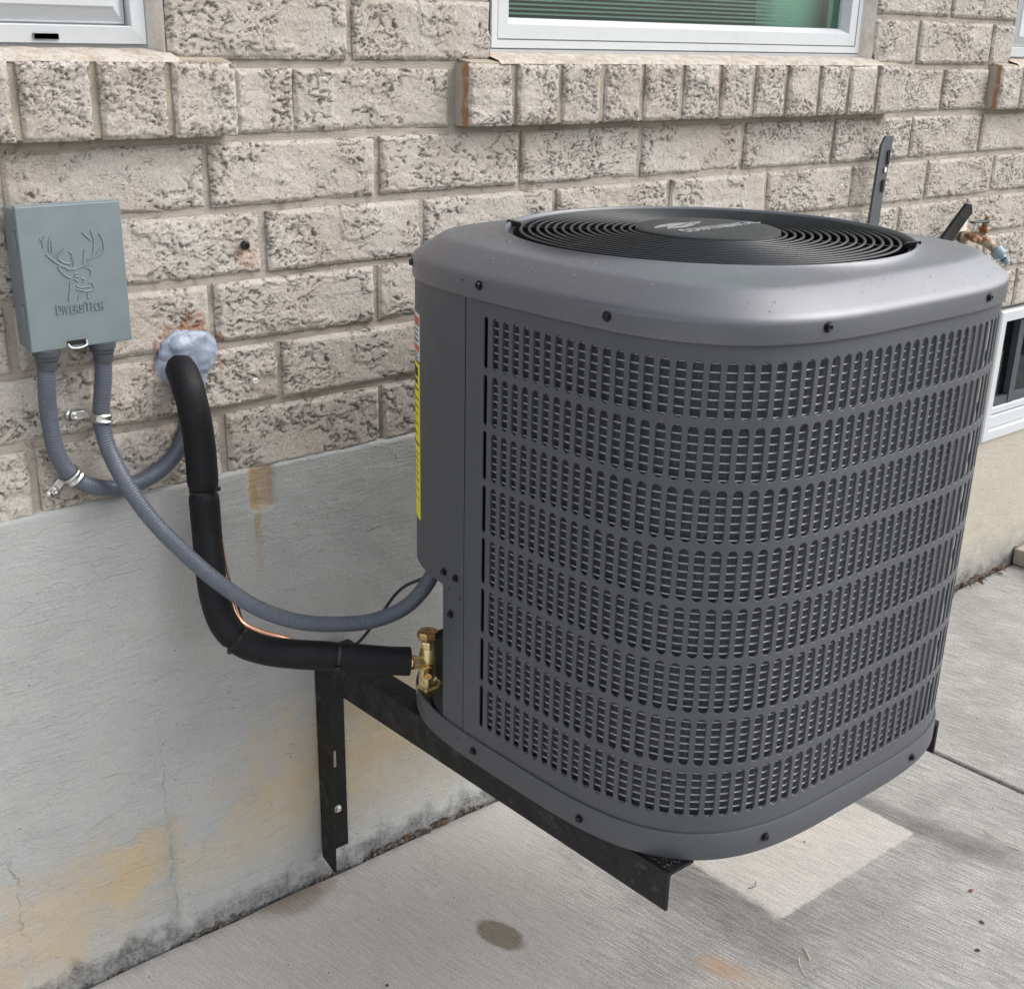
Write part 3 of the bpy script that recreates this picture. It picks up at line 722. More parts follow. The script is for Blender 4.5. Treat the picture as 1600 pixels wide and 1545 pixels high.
box('gasket', x0+.030, x1-.03, .008, .02, z0+.083, z0+.104, MB['fitting'], bw)
box('meeting_stile', x0+.125, x0+.15, .006, .03, z0+.083, z1-.03, MB['fitting'], bw)
mesh('pane', [(x0+.03, .022, z0+.08), (x1-.03, .022, z0+.08), (x1-.03, .022, z1-.02), (x0+.03, .022, z1-.02)], [(0, 1, 2, 3)], MB['glass'], bw)
bm = bmesh.new(); box_bm(bm, x0, x1, .06, .8, z0, z1)
for f in list(bm.faces):
    if all(abs(v.co.y-.06) < 1e-5 for v in f.verts): bm.faces.remove(f)
bmobj('room_interior', bm, MB['room'], bw)

# ================================================================== CONDENSER
CX, CY, HS, NN = .4151, -.4879, .3086, 3.65
ZB, ZP, ZC, ZT = .4245, .4610, 1.0335, 1.0915
def se_pt(th, s=HS, n=NN):
    c, sn = math.cos(th), math.sin(th)
    r = s/((abs(c)**n+abs(sn)**n)**(1/n)); return (CX+r*c, CY+r*sn)
TAB = []; NT = 4000
acc = 0; pv = se_pt(0)
for i in range(NT+1):
    q = se_pt(2*PI*i/NT); acc += math.dist(q, pv); TAB.append((acc, 2*PI*i/NT)); pv = q
PER = acc
def th_at(S_):
    S_ = S_ % PER; lo, hi = 0, NT
    while hi-lo > 1:
        m = (lo+hi)//2
        if TAB[m][0] < S_: lo = m
        else: hi = m
    a, b = TAB[lo], TAB[hi]; f = (S_-a[0])/max(1e-9, b[0]-a[0]); return a[1]+(b[1]-a[1])*f
def arc_of(th): return TAB[int(round((th % (2*PI))/(2*PI)*NT))][0]
def surf(S_, off=0.):
    th = th_at(S_); x, y = se_pt(th)
    gx = math.copysign(abs(x-CX)**(NN-1), x-CX); gy = math.copysign(abs(y-CY)**(NN-1), y-CY); l = math.hypot(gx, gy)
    nx_, ny_ = gx/l, gy/l; return x+nx_*off, y+ny_*off, nx_, ny_
def arc_near(x, y): return arc_of(math.atan2(y-CY, x-CX))
ac = empty('condenser_unit', (CX, CY, ZB), 'grey central air conditioner condenser on a steel wall bracket', 'air conditioner')
def band(name, Sa, Sb, za, zb, mat, off=0., thick=.0012, step=.006, zs=None):
    n = max(2, int((Sb-Sa)/step)); V = []; F = []; Nn = []
    zs = zs or [za, zb]; m = len(zs)
    for i in range(n+1):
        x, y, nx_, ny_ = surf(Sa+(Sb-Sa)*i/n, off)
        for z in zs: V.append((x, y, z)); Nn.append((nx_, ny_, 0))
    for i in range(n):
        for j in range(m-1): F.append((i*m+j, (i+1)*m+j, (i+1)*m+j+1, i*m+j+1))
    b0 = len(V)
    for i in range(n+1):
        x, y, nx_, ny_ = surf(Sa+(Sb-Sa)*i/n, off-thick)
        for z in (zs[0], zs[-1]): V.append((x, y, z)); Nn.append((-nx_, -ny_, 0))
    for i in range(n):
        a, b = b0+2*i, b0+2*(i+1); F.append((b, a, a+1, b+1)); F.append((i*m, a, b, (i+1)*m)); F.append((i*m+m-1, (i+1)*m+m-1, b+1, a+1))
    F.append((0, m-1, b0+1, b0)); F.append((n*m, b0+2*n, b0+2*n+1, n*m+m-1))
    o = mesh(name, V, F, mat, ac); return smooth_by_angle(o, 30)
S_seam = arc_near(.1075, -.3968); S_post = arc_near(.1110, -.3500); S_slot0 = arc_near(.1067, -.4305)
# arc grows counter-clockwise: back -> left -> front -> right ; the service corner lies before the seam
S_backR = arc_near(.66, -.18)
GAP = .0007
# base pan
def pan():
    prof = [(-.020, ZB+.012), (-.016, ZB+.003), (-.004, ZB), (.0022, ZB+.001), (.0032, ZB+.004), (.0034, ZP-.002), (.0026, ZP), (.0006, ZP), (.0002, ZP-.002), (-.0002, ZB+.006), (-.03, ZB+.005)]
    V = []; F = []; n = 220
    for i in range(n):
        for off, z in prof:
            x, y, _, _ = surf(PER*i/n, off); V.append((x, y, z))
    m = len(prof)
    for i in range(n):
        i2 = (i+1) % n
        for j in range(m-1): F.append((i*m+j, i2*m+j, i2*m+j+1, i*m+j+1))
    F.append(tuple(i*m+m-1 for i in range(n))); F.append(tuple(i*m for i in reversed(range(n))))
    return smooth_by_angle(mesh('base_pan', V, F, MB['panel'], ac), 30)
pan()
# cover over the service corner and rear, post under it
zs = [.6545, .657, .70, .80, .90, 1.0, ZC+.004]
band('service_cover', S_seam-.50, S_seam-GAP, .6545, ZC, MB['panel'], .0006, zs=zs)
band('corner_post', S_post, S_seam-GAP, ZP-.004, .6545, MB['panel'], .0001)
# slotted grille
PITCH, RP, Z1S, SH, SW = .01729, .0672, 1.0140, .0612, .0124
NC = int((PER-.50-(S_slot0-S_seam)-.05)/PITCH)
def grille():
    V = []; F = []; Nn = []; SOFT = []
    def add(S_, z, off, nrm=None):
        x, y, nx_, ny_ = surf(S_, off); V.append((x, y, z)); Nn.append((nx_, ny_, 0) if nrm is None else nrm); return len(V)-1
    # solid margins
    S0 = S_slot0-PITCH/2+.003; S1 = S0+NC*PITCH
    def solid(Sa, Sb, za, zb):
        n = max(1, int(round((Sb-Sa)/(PITCH/2)))); prev = None
        for i in range(n+1):
            S_ = Sa+(Sb-Sa)*i/n; a = (add(S_, za, 0), add(S_, zb, 0))
            if prev: F.append((prev[0], a[0], a[1], prev[1]))
            prev = a
    ztop = Z1S+.0035; zbot = ztop-8*RP
    solid(S_seam+GAP, S0, ZP-.004, ZC+.004); solid(S0, S1, ztop, ZC+.004); solid(S0, S1, ZP-.004, zbot); solid(S1, S1+.03, ZP-.004, ZC+.004)
    K = 6
    for c in range(NC):
        sc = S0+(c+.5)*PITCH; hw = SW/2 if c else .0044
        for r in range(8):
            zt = ztop-r*RP; zb = zt-RP; ct = zt-.0035-hw; cb = zt-.0035-SH+hw
            loop = []; outer = []
            for k in range(K+1):
                a = PI*k/K; loop.append((math.cos(a)*hw, ct+math.sin(a)*hw))
            for k in range(K+1):
                a = PI+PI*k/K; loop.append((math.cos(a)*hw, cb+math.sin(a)*hw))
            # outer rectangle points matched to the loop
            for (u, z) in loop:
                if z > ct+hw*.55: outer.append((u/hw*PITCH/2 if abs(u) > .3*hw else u, zt))
                elif z < cb-hw*.55: outer.append((u/hw*PITCH/2 if abs(u) > .3*hw else u, zb))
                else: outer.append((math.copysign(PITCH/2, u), z if cb-.1*hw <= z <= ct+.1*hw else (zt if z > ct else zb)))
            li = [add(sc+u, z, 0) for u, z in loop]; oi_ = []
            for (u, z) in outer:
                oi_.append(add(sc+max(-PITCH/2, min(PITCH/2, u)), z, 0))
            n = len(loop)
            for i in range(n):
                j = (i+1) % n; F.append((oi_[i], oi_[j], li[j], li[i]))
            # rolled edge going inward
            rings = []
            for (sh, off) in ((0, 0), (.0005, -.0004), (.0008, -.0012), (.0008, -.0026)):
                rg = []
                for i, (u, z) in enumerate(loop):
                    cz = ct if i <= K else cb; a = math.atan2(z-cz, u); 
                    uu = u-math.cos(a)*sh; zz = z-math.sin(a)*sh
                    x, y, nx_, ny_ = surf(sc+uu, off); tx, ty = -ny_, nx_
                    k_ = (1., .7, .15, 0.)[len(rings)]; m_ = math.sqrt(1-k_*k_)
                    V.append((x, y, zz)); Nn.append((nx_*k_-tx*math.cos(a)*m_, ny_*k_-ty*math.cos(a)*m_, -math.sin(a)*m_)); rg.append(len(V)-1)
                rings.append(rg)
            for ra, rb in zip(rings, rings[1:]):
                for i in range(n): j = (i+1) % n; F.append((ra[i], ra[j], rb[j], rb[i]))
    me = D.meshes.new('louvered_grille'); me.from_pydata(V, [], F)
    o = link('louvered_grille', me, MB['panel'], ac, True)
    me.update(); me.normals_split_custom_set_from_vertices([Vector(v).normalized() for v in Nn])
    return S0, S1
S0, S1 = grille()
# coil, guard wires
def offband(name, Sa, Sb, off, za, zb, mat, step=.01):
    n = int((Sb-Sa)/step); V = []; F = []
    for i in range(n+1):
        x, y, _, _ = surf(Sa+(Sb-Sa)*i/n, off); V += [(x, y, za), (x, y, zb)]
    for i in range(n): F.append((2*i, 2*i+2, 2*i+3, 2*i+1))
    return mesh(name, V, F, mat, ac, True)
SE = S0+42.15*PITCH
offband('inner_wall', SE+.004, S1+.02, -.013, ZP-.01, ZC, MB['panel'])
offband('coil', S0+.010, SE, -.0095, ZP-.01, ZC, MB['coil'])
wm = None
for k in range(60):
    z = .4725+.00945*k
    if wm is None:
        V = []; F = []; n = 170; Sa, Sb = S0+.014, SE
        for i in range(n+1):
            for (o_, dz_) in ((-.0036, 0), (-.0044, .00085), (-.0062, .0007), (-.0062, -.0007), (-.0044, -.00085)):
                x, y, _, _ = surf(Sa+(Sb-Sa)*i/n, o_); V.append((x, y, dz_))
        for i in range(n):
            for q in range(5): F.append((i*5+q, (i+1)*5+q, (i+1)*5+(q+1) % 5, i*5+(q+1) % 5))
        o = mesh('guard_wire', V, F, MB['wire'], ac, True); wm = o.data
    else:
        o = D.objects.new('guard_wire', wm); COL.objects.link(o); o.parent = ac; o.location = -world_loc(ac)
    o.location.z += z
# coil end strip seen through one slot column on the far right, dark bulkheads
offband('coil_end_plate', SE+.0035, SE+.0080, -.0035, ZP, ZC-.02, MB['white'], .002)
a1 = surf(S_post+.004, -.004); b1 = (.285, -.190)
mesh('bulkhead', [(a1[0], a1[1], ZP-.02), (b1[0], b1[1], ZP-.02), (b1[0], b1[1], ZC), (a1[0], a1[1], ZC)], [(0, 1, 2, 3)], MB['panel'], ac)
mesh('inner_plate', [(.1165, -.39, ZP-.02), (.1165, -.445, ZP-.02), (.1165, -.445, ZC), (.1165, -.39, ZC)], [(0, 1, 2, 3)], MB['void'], ac)
box('grommet', .150, .20, -.305, -.270, .475, .545, MB['void'], ac, .004)
# top cap
def cap():
    prof = [(.0012, ZC-.0025, 0), (.0030, ZC-.0030, 0), (.0036, ZC-.001, 0), (.0036, ZC+.017, 0), (.0034, ZC+.0195, 0), (.0024, ZC+.0222, 0), (.0000, ZC+.0250, 0), (-.0040, ZC+.0280, 0), (-.012, ZC+.0335, 0), (-.022, ZC+.0402, 0), (-.0300, ZC+.0452, 0), (-.0335, ZC+.0470, 0), (-.0375, ZC+.0482, 0), (-.0420, ZC+.0490, .1), (-.048, ZC+.0502, .3), (-.055, ZC+.0527, .62), (-.058, ZC+.0550, .85), (-.060, ZT-.001, .97), (-.0605, ZT, 1), (-.0620, ZT-.0012, 1), (-.0630, ZT-.006, 1), (-.0630, ZT-.025, 1)]
    V = []; F = []; n = 256; R0 = .2485
    for i in range(n):
        th = 2*PI*i/n; ex, ey = se_pt(th)
        gx = math.copysign(abs(ex-CX)**(NN-1), ex-CX); gy = math.copysign(abs(ey-CY)**(NN-1), ey-CY); l = math.hypot(gx, gy); gx /= l; gy /= l
        for off, z, f in prof:
            x, y = ex+gx*off, ey+gy*off
            Rr = R0+(off+.0605)*.6 if off > -.0605 else R0+(off+.0605)
            cx_, cy_ = CX+Rr*math.cos(th), CY+Rr*math.sin(th)
            V.append((x*(1-f)+cx_*f, y*(1-f)+cy_*f, z))
    m = len(prof)
    for i in range(n):
        i2 = (i+1) % n
        for j in range(m-1): F.append((i*m+j, i2*m+j, i2*m+j+1, i*m+j+1))
    o = mesh('top_cap', V, F, MB['cap'], ac, True); return o
cap()
# fan guard
fg = empty('fan_guard'); fg.parent = ac; fg.location = Vector((CX, CY, ZT))-world_loc(ac)
NR = 14
for k in range(NR):
    r = .0955+(.2295-.0955)*k/(NR-1); z = ZT-.0035+.004*math.cos(r/.25*PI/2)
    pts = [Vector((CX+r*math.cos(2*PI*i/96), CY+r*math.sin(2*PI*i/96), z)) for i in range(96)]
    V = []; F = []
    for i, p in enumerate(pts):
        d_ = Vector((p.x-CX, p.y-CY, 0)).normalized()
        for q in range(7): a = 2*PI*q/7; V.append(p+d_*math.cos(a)*.0020+Vector((0, 0, math.sin(a)*.0020)))
    for i in range(96):
        for q in range(7): F.append((i*7+q, ((i+1) % 96)*7+q, ((i+1) % 96)*7+(q+1) % 7, i*7+(q+1) % 7))
    mesh('guard_ring', V, F, MB['fan'], fg, True)
for k in range(4):
    a = math.radians(126+90*k); d_ = Vector((math.cos(a), math.sin(a), 0)); t_ = Vector((-d_.y, d_.x, 0)); c0 = Vector((CX, CY, 0))
    bm = bmesh.new(); vs_ = []
    for r, hw_, zt_ in ((.088, .0032, ZT-.004), (.232, .0032, ZT-.006), (.2355, .0042, ZT-.001 if k % 2 == 0 else ZT-.006), (.2525, .0042, ZT+.0016 if k % 2 == 0 else ZT-.006)):
        for sg in (-1, 1):
            for dz_ in (0, -.0065): vs_.append(bm.verts.new(c0+d_*r+t_*hw_*sg+Vector((0, 0, zt_+dz_))))
    for i in range(3):
        a0, b0 = i*4, i*4+4
        for q in ((0, 2), (2, 3), (3, 1), (1, 0)): bm.faces.new((vs_[a0+q[0]], vs_[a0+q[1]], vs_[b0+q[1]], vs_[b0+q[0]]))
    bm.faces.new([vs_[i] for i in (0, 1, 3, 2)]); bm.faces.new([vs_[i] for i in (12, 14, 15, 13)])
    bmobj('guard_spoke', bm, MB['fan'], fg)
lathe('hub_disc', [(.0, ZT-.006), (.088, ZT-.006), (.0895, ZT-.001), (.0885, ZT+.0035), (.0850, ZT+.0050), (.06, ZT+.0060), (.0, ZT+.0064)], MB['hub'], fg, 72, (CX, CY, 0), smooth=25, caps=False)
text_mesh('lettering', 'CONTINENTAL', .0225, MB['silver'], fg, Matrix.Translation((.4225, -.5000, ZT+.0066)) @ Matrix.Rotation(math.radians(2), 4, 'Z'), .0004, width=.146, bold=.0005)
# swoosh emblem: pointed wing with streaks
def swoosh():
    bm = bmesh.new(); z0 = ZT+.0062; z1 = ZT+.0071
    shapes = [[(-.040, .000), (-.018, .011), (.010, .013), (.030, .006), (.012, .002), (-.008, -.004), (-.026, -.008), (-.012, .0005)],
              [(-.030, -.012), (-.006, -.010), (.016, -.003), (.034, .004), (.040, .002), (.022, -.008), (.000, -.015)]]
    shapes += [[(.020+.006*i, .0015-.002*i), (.040+.005*i, .010-.001*i), (.042+.005*i, .0085-.001*i), (.023+.006*i, -.0002-.002*i)] for i in range(3)]
    for sh in shapes:
        a = [bm.verts.new((.3845+x, -.4640+y, z0)) for x, y in sh]; b = [bm.verts.new((.3845+x, -.4640+y, z1)) for x, y in sh]
        bm.faces.new(b); n = len(sh)
        for i in range(n): bm.faces.new((a[i], a[(i+1) % n], b[(i+1) % n], b[i]))
    bmesh.ops.triangulate(bm, faces=[f for f in bm.faces if len(f.verts) > 4])
    bmobj('emblem', bm, MB['silver'], fg)
swoosh()
# shroud, motor, blades under the guard
lathe('fan_shroud', [(.2425, ZT-.024), (.238, ZT-.05), (.238, ZT-.16)], MB['fan'], ac, 72, (CX, CY, 0), caps=False)
lathe('shroud_lip', [(.2435, ZT-.008), (.2395, ZT-.006), (.2385, ZT-.010), (.2385, ZT-.03)], MB['fan'], ac, 96, (CX, CY, 0), caps=False)
lathe('fan_motor', [(.0, ZT-.15), (.07, ZT-.15), (.07, ZT-.02), (.0, ZT-.012)], MB['fan'], ac, 32, (CX, CY, 0), caps=False)
for k in range(3):
    V = []; F = []
    for i in range(9):
        r = .05+.175*i/8
        for j in range(7):
            a = 2*PI*k/3+(j/6-.5)*1.25*(1-.2*i/8)+.25*i/8; V.append((CX+r*math.cos(a), CY+r*math.sin(a), ZT-.085+.045*(j/6-.5)))
    for i in range(8):
        for j in range(6): F.append((i*7+j, i*7+j+1, (i+1)*7+j+1, (i+1)*7+j))
    mesh('fan_blade', V, F, MB['fan'], ac, True)
mesh('inner_floor', [(CX-.24, CY-.24, ZT-.2), (CX+.24, CY-.24, ZT-.2), (CX+.24, CY+.24, ZT-.2), (CX-.24, CY+.24, ZT-.2)], [(0, 1, 2, 3)], MB['void'], ac)
# screws: hex washer heads
def screw(parent, x, y, z, n, size=.0042, mat=None, name='screw'):
    n = Vector(n).normalized()
    return lathe(name, [(size*1.35, 0), (size*1.4, .0008), (size*.95, .0012), (size*.92, .0040), (size*.7, .0046), (size*.35, .0040)], mat or MB['screw'], parent, 6 if size < .002 else 12, (x, y, z), axis=n, smooth=20)
for (x, y, z) in ((.1068, -.4261, 1.0478), (.111, -.6249, 1.0456), (.2537, -.7883, 1.0459), (.5515, -.7921, 1.0440), (.7225, -.40, 1.0456), (.14, -.253, 1.047)):
    S_ = arc_near(x, y); p = surf(S_, .0032); screw(ac, p[0], p[1], z, (p[2], p[3], 0))
for (x, y, z) in ((.1068, -.4245, .4440), (.1105, -.6205, .4400), (.2472, -.7869, .4440), (.5426, -.7931, .4426)):
    S_ = arc_near(x, y); p = surf(S_, .0032); screw(ac, p[0], p[1], z, (p[2], p[3], 0))
for (x, y, z) in ((.1106, -.3543, .6729), (.1083, -.3807, .6734), (.1091, -.3696, .6193)):
    S_ = arc_near(x, y); p = surf(S_, .0006); screw(ac, p[0], p[1], z, (p[2], p[3], 0), .0038)
for (x, y, z, o_) in ((.1076, -.3941, 1.0493, .0035), (.1096, -.3655, .654, .0007), (.1077, -.3912, .4474, .0035), (.108, -.3885, .6475, .0005)):
    S_ = arc_near(x, y); p = surf(S_, o_); lathe('pilot_hole', [(.0016, 0), (.0014, .0003)], MB['void'], ac, 10, (p[0], p[1], z), axis=(p[2], p[3], 0))
# labels on the service corner
SL = arc_near(.1285, -.2800)+.0045
band('warning_label', SL-.075, SL, .9290, .9885, MB['white'], .0012, .0004)
band('energy_label', SL-.082, SL-.001, .7180, .9255, MB['yellow'], .0012, .0004)
for i, (za, zb, sa, sb, mt) in enumerate([(.973, .984, .072, .002, 'red'), (.9525, .9555, .06, .006, 'ink'), (.9600, .9620, .06, .006, 'ink'), (.9665, .9685, .05, .006, 'ink'), (.941, .949, .072, .002, 'red'), (.9315, .9335, .06, .006, 'ink'), (.9365, .9380, .055, .006, 'ink'),
        (.908, .920, .050, .008, 'ink'), (.898, .9045, .040, .010, 'ink'), (.8900, .8930, .07, .006, 'ink'), (.878, .880, .07, .006, 'ink'), (.868, .8695, .06, .006, 'ink'), (.858, .8595, .07, .010, 'ink'), (.845, .8465, .06, .006, 'ink'), (.832, .8335, .07, .012, 'ink'), (.8180, .8210, .079, .003, 'ink'),
        (.806, .8070, .07, .006, 'ink'), (.797, .7980, .07, .006, 'ink'), (.788, .7890, .06, .009, 'ink'), (.779, .7800, .07, .006, 'ink'), (.770, .7710, .07, .006, 'ink'), (.757, .7580, .05, .008, 'ink'), (.745, .746, .07, .006, 'ink')]):
    band('print_line', SL-sa, SL-sb, za, zb, MB[mt], .0015, .0002)

# service valve (brass) standing in the open corner
vx, vy = .1465, -.272
lathe('valve_body', [(.0105, .474), (.0132, .480), (.0138, .492), (.0128, .503), (.0132, .512), (.0118, .519), (.0105, .523)], MB['brass'], ac, 24, (vx, vy, 0), smooth=30)
lathe('valve_collar', [(.0092, .521), (.0105, .524), (.0105, .531), (.0092, .534)], MB['brass'], ac, 6, (vx, vy, 0), smooth=20)
lathe('valve_cap', [(.0085, .532), (.0118, .535), (.0128, .537), (.0150, .5375), (.0158, .541), (.0155, .5455), (.0140, .548), (.0030, .549), (.0028, .5475), (.0, .5475)], MB['brasscap'], ac, 8, (vx, vy, 0), smooth=22)
bm = bmesh.new(); box_bm(bm, vx-.0140, vx+.0140, vy-.012, vy+.012, .4500, .4640, .0025); box_bm(bm, vx-.0115, vx+.0115, vy-.0105, vy+.0105, .4620, .4850, .003); bmobj('valve_foot', bm, MB['brass'], ac)
lathe('charging_port', [(.0070, 0), (.0070, .008), (.0048, .009), (.0048, .0125), (.0062, .013), (.0064, .021), (.0052, .0235), (.0, .0238)], MB['brasscap'], ac, 16, (vx-.005, vy-.007, .4960), axis=(-.62, -.74, -.12), smooth=30)
tube('outlet_stub', [(vx+.004, vy-.003, .4760), (vx+.045, vy-.030, .4760)], .0105, MB['brass'], ac, 18)
lathe('stub_nut', [(.0115, 0), (.0128, .001), (.0128, .006), (.0115, .007)], MB['brass'], ac, 18, (vx+.011, vy-.008, .4760), axis=(.8, -.6, 0))
tube('inlet_stub', [(vx-.002, vy, .5030), (vx-.026, vy+.004, .5045)], .0092, MB['brass'], ac, 18)
# dew and dust on the cap
bm = bmesh.new(); rnd = random.Random(3)
for i in range(210):
    th = rnd.uniform(PI*.75, PI*2.1); ex, ey = se_pt(th); f = rnd.random()
    gx = (ex-CX); gy = (ey-CY)
    kk = 1-(.012+.19*f); x, y = CX+gx*kk, CY+gy*kk
    if math.hypot(x-CX, y-CY) < .252: continue
    inset = (1-kk)*math.hypot(gx, gy)*.93
    zz = None
    for (o0, h0), (o1, h1) in zip([(0, .0235), (.0035, .0285), (.012, .035), (.020, .041), (.0275, .0462), (.0335, .0492), (.039, .051), (.047, .0525), (.06, .057)], [(.0035, .0285), (.012, .035), (.020, .041), (.0275, .0462), (.0335, .0492), (.039, .051), (.047, .0525), (.06, .057), (.2, .058)]):
        if o0 <= inset <= o1: zz = ZC+h0+(h1-h0)*(inset-o0)/(o1-o0); break
    if zz is None: continue
    r = rnd.uniform(.0004, .0010)
    bmesh.ops.create_icosphere(bm, subdivisions=1, radius=r, matrix=Matrix.Translation((x, y, zz+.0001)) @ Matrix.Diagonal((1, 1, .5, 1)))
o = bmobj('dew_drops', bm, MB['drop'], ac, True); o['kind'] = 'stuff'

# ================================================================== BRACKETS
def bracket(name, X, sgn, label):
    """angle-iron wall bracket: wall leg + arm; sgn=+1 flange turns to +x"""
    t = .0042
    b = empty(name, (X, 0, 0), label, 'bracket', 'steel wall brackets under the condenser')
    def ex(x0, x1): return (min(x0, x1), max(x0, x1))
    zt = ZB-.0005
    # arm: vertical flange + horizontal flange; plain L section
    bm = bmesh.new(); L = .7500
    sec = [(0, 0), (.0435, 0), (.0445, -.0015), (.0435, -t), (t+.002, -t), (t, -t-.002), (t, -.0515), (t/2, -.0525), (0, -.0515)]
    rows = []
    for y in (-.0095, -L):
        rows.append([bm.verts.new((X+sgn*u, y, zt+w_)) for u, w_ in sec])
    n = len(sec)
    for i in range(n): bm.faces.new((rows[0][i], rows[0][(i+1) % n], rows[1][(i+1) % n], rows[1][i]))
    bm.faces.new(rows[0]); bm.faces.new(rows[1][::-1])
    bmobj('arm', bm, MB['steel'], b)
    bm = bmesh.new(); sec = [(0, 0), (t, -.0), (t, -.0)]
    x0, x1 = ex(X-sgn*.0002, X+sgn*t*.9); vv = [bm.verts.new((x, y, z)) for x in (x0, x1) for y, z in ((-.0085, .042), (-.0440, .0290), (-.0500, zt-.002), (-.0085, zt-.002))]
    bm.faces.new(vv[:4]); bm.faces.new(vv[4:][::-1])
    for q in range(4): bm.faces.new((vv[q], vv[(q+1) % 4], vv[4+(q+1) % 4], vv[4+q]))
    x0, x1 = ex(X+sgn*.0046, X+sgn*.049); box_bm(bm, x0, x1, -.0130, -.0088, .048, zt-.0055, .0006)
    x0, x1 = ex(X+sgn*.0452, X+sgn*.0640); box_bm(bm, x0, x1, -.030, -.0088, zt-.0042, zt-.0004, .0006)
    bmobj('wall_leg', bm, MB['steel'], b)
    for zz in (.125,):
        screw(b, X+sgn*.030, -.0132, zz, (0, -1, 0), .0050, MB['galv'], 'anchor_bolt')
    x0, x1 = ex(X+sgn*.024, X+sgn*.030); box('slot_hole', x0, x1, -.0134, -.0129, .205, .235, MB['stone'], b)
    return b
bracket('wall_bracket', .1252, 1, 'left black steel angle bracket, its wall leg bolted to the foundation')
bracket('wall_bracket', .6902, -1, 'right black steel angle bracket, mostly hidden behind the condenser')
for bx, by, lb in ((.1295, -.742, 'crumbly black rubber crumbs squeezed out at the tip of the left bracket'),):
    bm = bmesh.new(); rnd = random.Random(9)
    for i in range(420):
        u, v = rnd.random(), rnd.random()
        r = rnd.uniform(.0006, .0017)
        bmesh.ops.create_icosphere(bm, subdivisions=1, radius=r, matrix=Matrix.Translation((bx+.038*u, by+.055*v-.004*u, ZB+.0004+r*.4)) @ Matrix.Rotation(rnd.uniform(0, 3), 4, 'X') @ Matrix.Diagonal((1, rnd.uniform(.6, 1.4), .8, 1)))
    o = bmobj('rubber_crumbs', bm, MB['steel']); tag(o, lb, 'rubber', kind='stuff')

# ================================================================== DISCONNECT BOX
db = empty('disconnect_box', (-.2045, 0, 1.0), 'grey electrical disconnect box with an embossed deer head on its lid', 'electrical box')
X0, X1, Z0, Z1 = -.268, -.141, .9490, 1.1166
box('enclosure', X0+.0015, X1-.002, -.0400, -.0035, Z0+.003, Z1-.003, MB['pvc'], db, .002, 2)
bm = bmesh.new()
box_bm(bm, X0, X1, -.0460, -.0390, Z0, Z1, .0014, 2)
bmobj('lid', bm, MB['pvc'], db)
box('lid_rim', X0-.0006, X1+.0006, -.0445, -.0385, Z1-.0012, Z1+.0016, MB['pvc'], db, .0006)
for zz in (.991, 1.076):
    box('hinge', X0-.0012, X0+.003, -.0385, -.0285, zz-.012, zz+.012, MB['pvc'], db, .0008)
bm = bmesh.new(); V = []; F = []
tube_geo(spline([(-.224, -.048, .9545), (-.2215, -.053, .9505), (-.212, -.055, .9500), (-.203, -.053, .9520), (-.2005, -.047, .9560)], 5), .0014, 8, True, V, F)
o = mesh('hasp', V, F, MB['galv'], db); smooth_by_angle(o)
box('hasp_slot', -.2245, -.2000, -.0465, -.0440, .9525, .9580, MB['void'], db)
DEER = [[(-237.9,1062.0),(-232.8,1056.4),(-225.4,1050.1),(-217.0,1045.5),(-210.0,1042.2),(-206.5,1044.9),(-205.4,1050.9),(-206.0,1057.9),(-210.4,1063.0)],[(-228.0,1059.0),(-222.1,1063.6),(-215.7,1067.8)],[(-224.2,1057.3),(-220.6,1060.9),(-216.0,1065.7)],[(-224.3,1056.1),(-220.7,1052.3),(-214.7,1049.2),(-209.8,1048.7),(-207.7,1051.1),(-207.0,1057.1)],[(-233.6,1064.2),(-233.2,1071.4),(-232.0,1078.1),(-229.8,1081.3)],[(-230.1,1063.4),(-229.9,1069.4),(-229.5,1076.2)],[(-239.6,1069.8),(-240.3,1075.3),(-237.2,1082.7)],[(-242.8,1079.8),(-240.2,1076.2)],[(-194.3,1043.8),(-192.8,1052.4),(-190.7,1063.6)],[(-191.9,1044.0),(-186.2,1049.2),(-178.3,1053.8),(-170.4,1057.5),(-167.2,1060.7),(-166.7,1070.3),(-168.8,1076.6),(-171.1,1081.5)],[(-188.3,1051.1),(-182.4,1055.0),(-179.9,1060.9),(-178.5,1069.5),(-178.6,1076.5),(-180.9,1085.3)],[(-191.6,1083.9),(-187.6,1079.3),(-181.8,1073.3)],[(-176.5,1057.1),(-173.4,1060.4),(-171.2,1062.8)],[(-225.1,1045.8),(-222.2,1047.2),(-217.0,1045.0),(-212.1,1040.6)],[(-225.2,1044.9),(-219.7,1037.5),(-214.7,1033.5),(-210.4,1031.3)],[(-210.1,1041.8),(-202.7,1042.0),(-196.0,1044.8),(-193.4,1042.8)],[(-206.2,1036.2),(-201.5,1036.6)],[(-206.5,1033.6),(-201.1,1032.2)],[(-207.3,1030.6),(-202.6,1027.0)],[(-198.5,1030.1),(-193.6,1028.8),(-197.2,1025.6)],[(-191.3,1040.9),(-185.8,1044.8)],[(-188.1,1040.6),(-185.2,1037.7),(-187.2,1031.7)],[(-189.9,1024.0),(-186.6,1025.0),(-184.7,1020.8),(-184.2,1016.3),(-189.1,1014.6),(-196.5,1014.9),(-201.0,1016.7),(-205.9,1018.1)],[(-205.4,1022.5),(-200.7,1019.3),(-194.1,1019.5),(-188.6,1019.4)],[(-212.6,1028.0),(-213.6,1019.3),(-215.5,1010.7),(-216.5,1005.5)],[(-200.4,1013.5),(-203.5,1010.3),(-205.0,1005.1)],[(-192.5,1013.6),(-192.5,1009.1),(-192.0,1005.5)]]
V = []; F = []
for st in DEER:
    tube_geo(spline([(a/1000, -.0461, b/1000) for a, b in st], 4), .00105, 8, True, V, F)
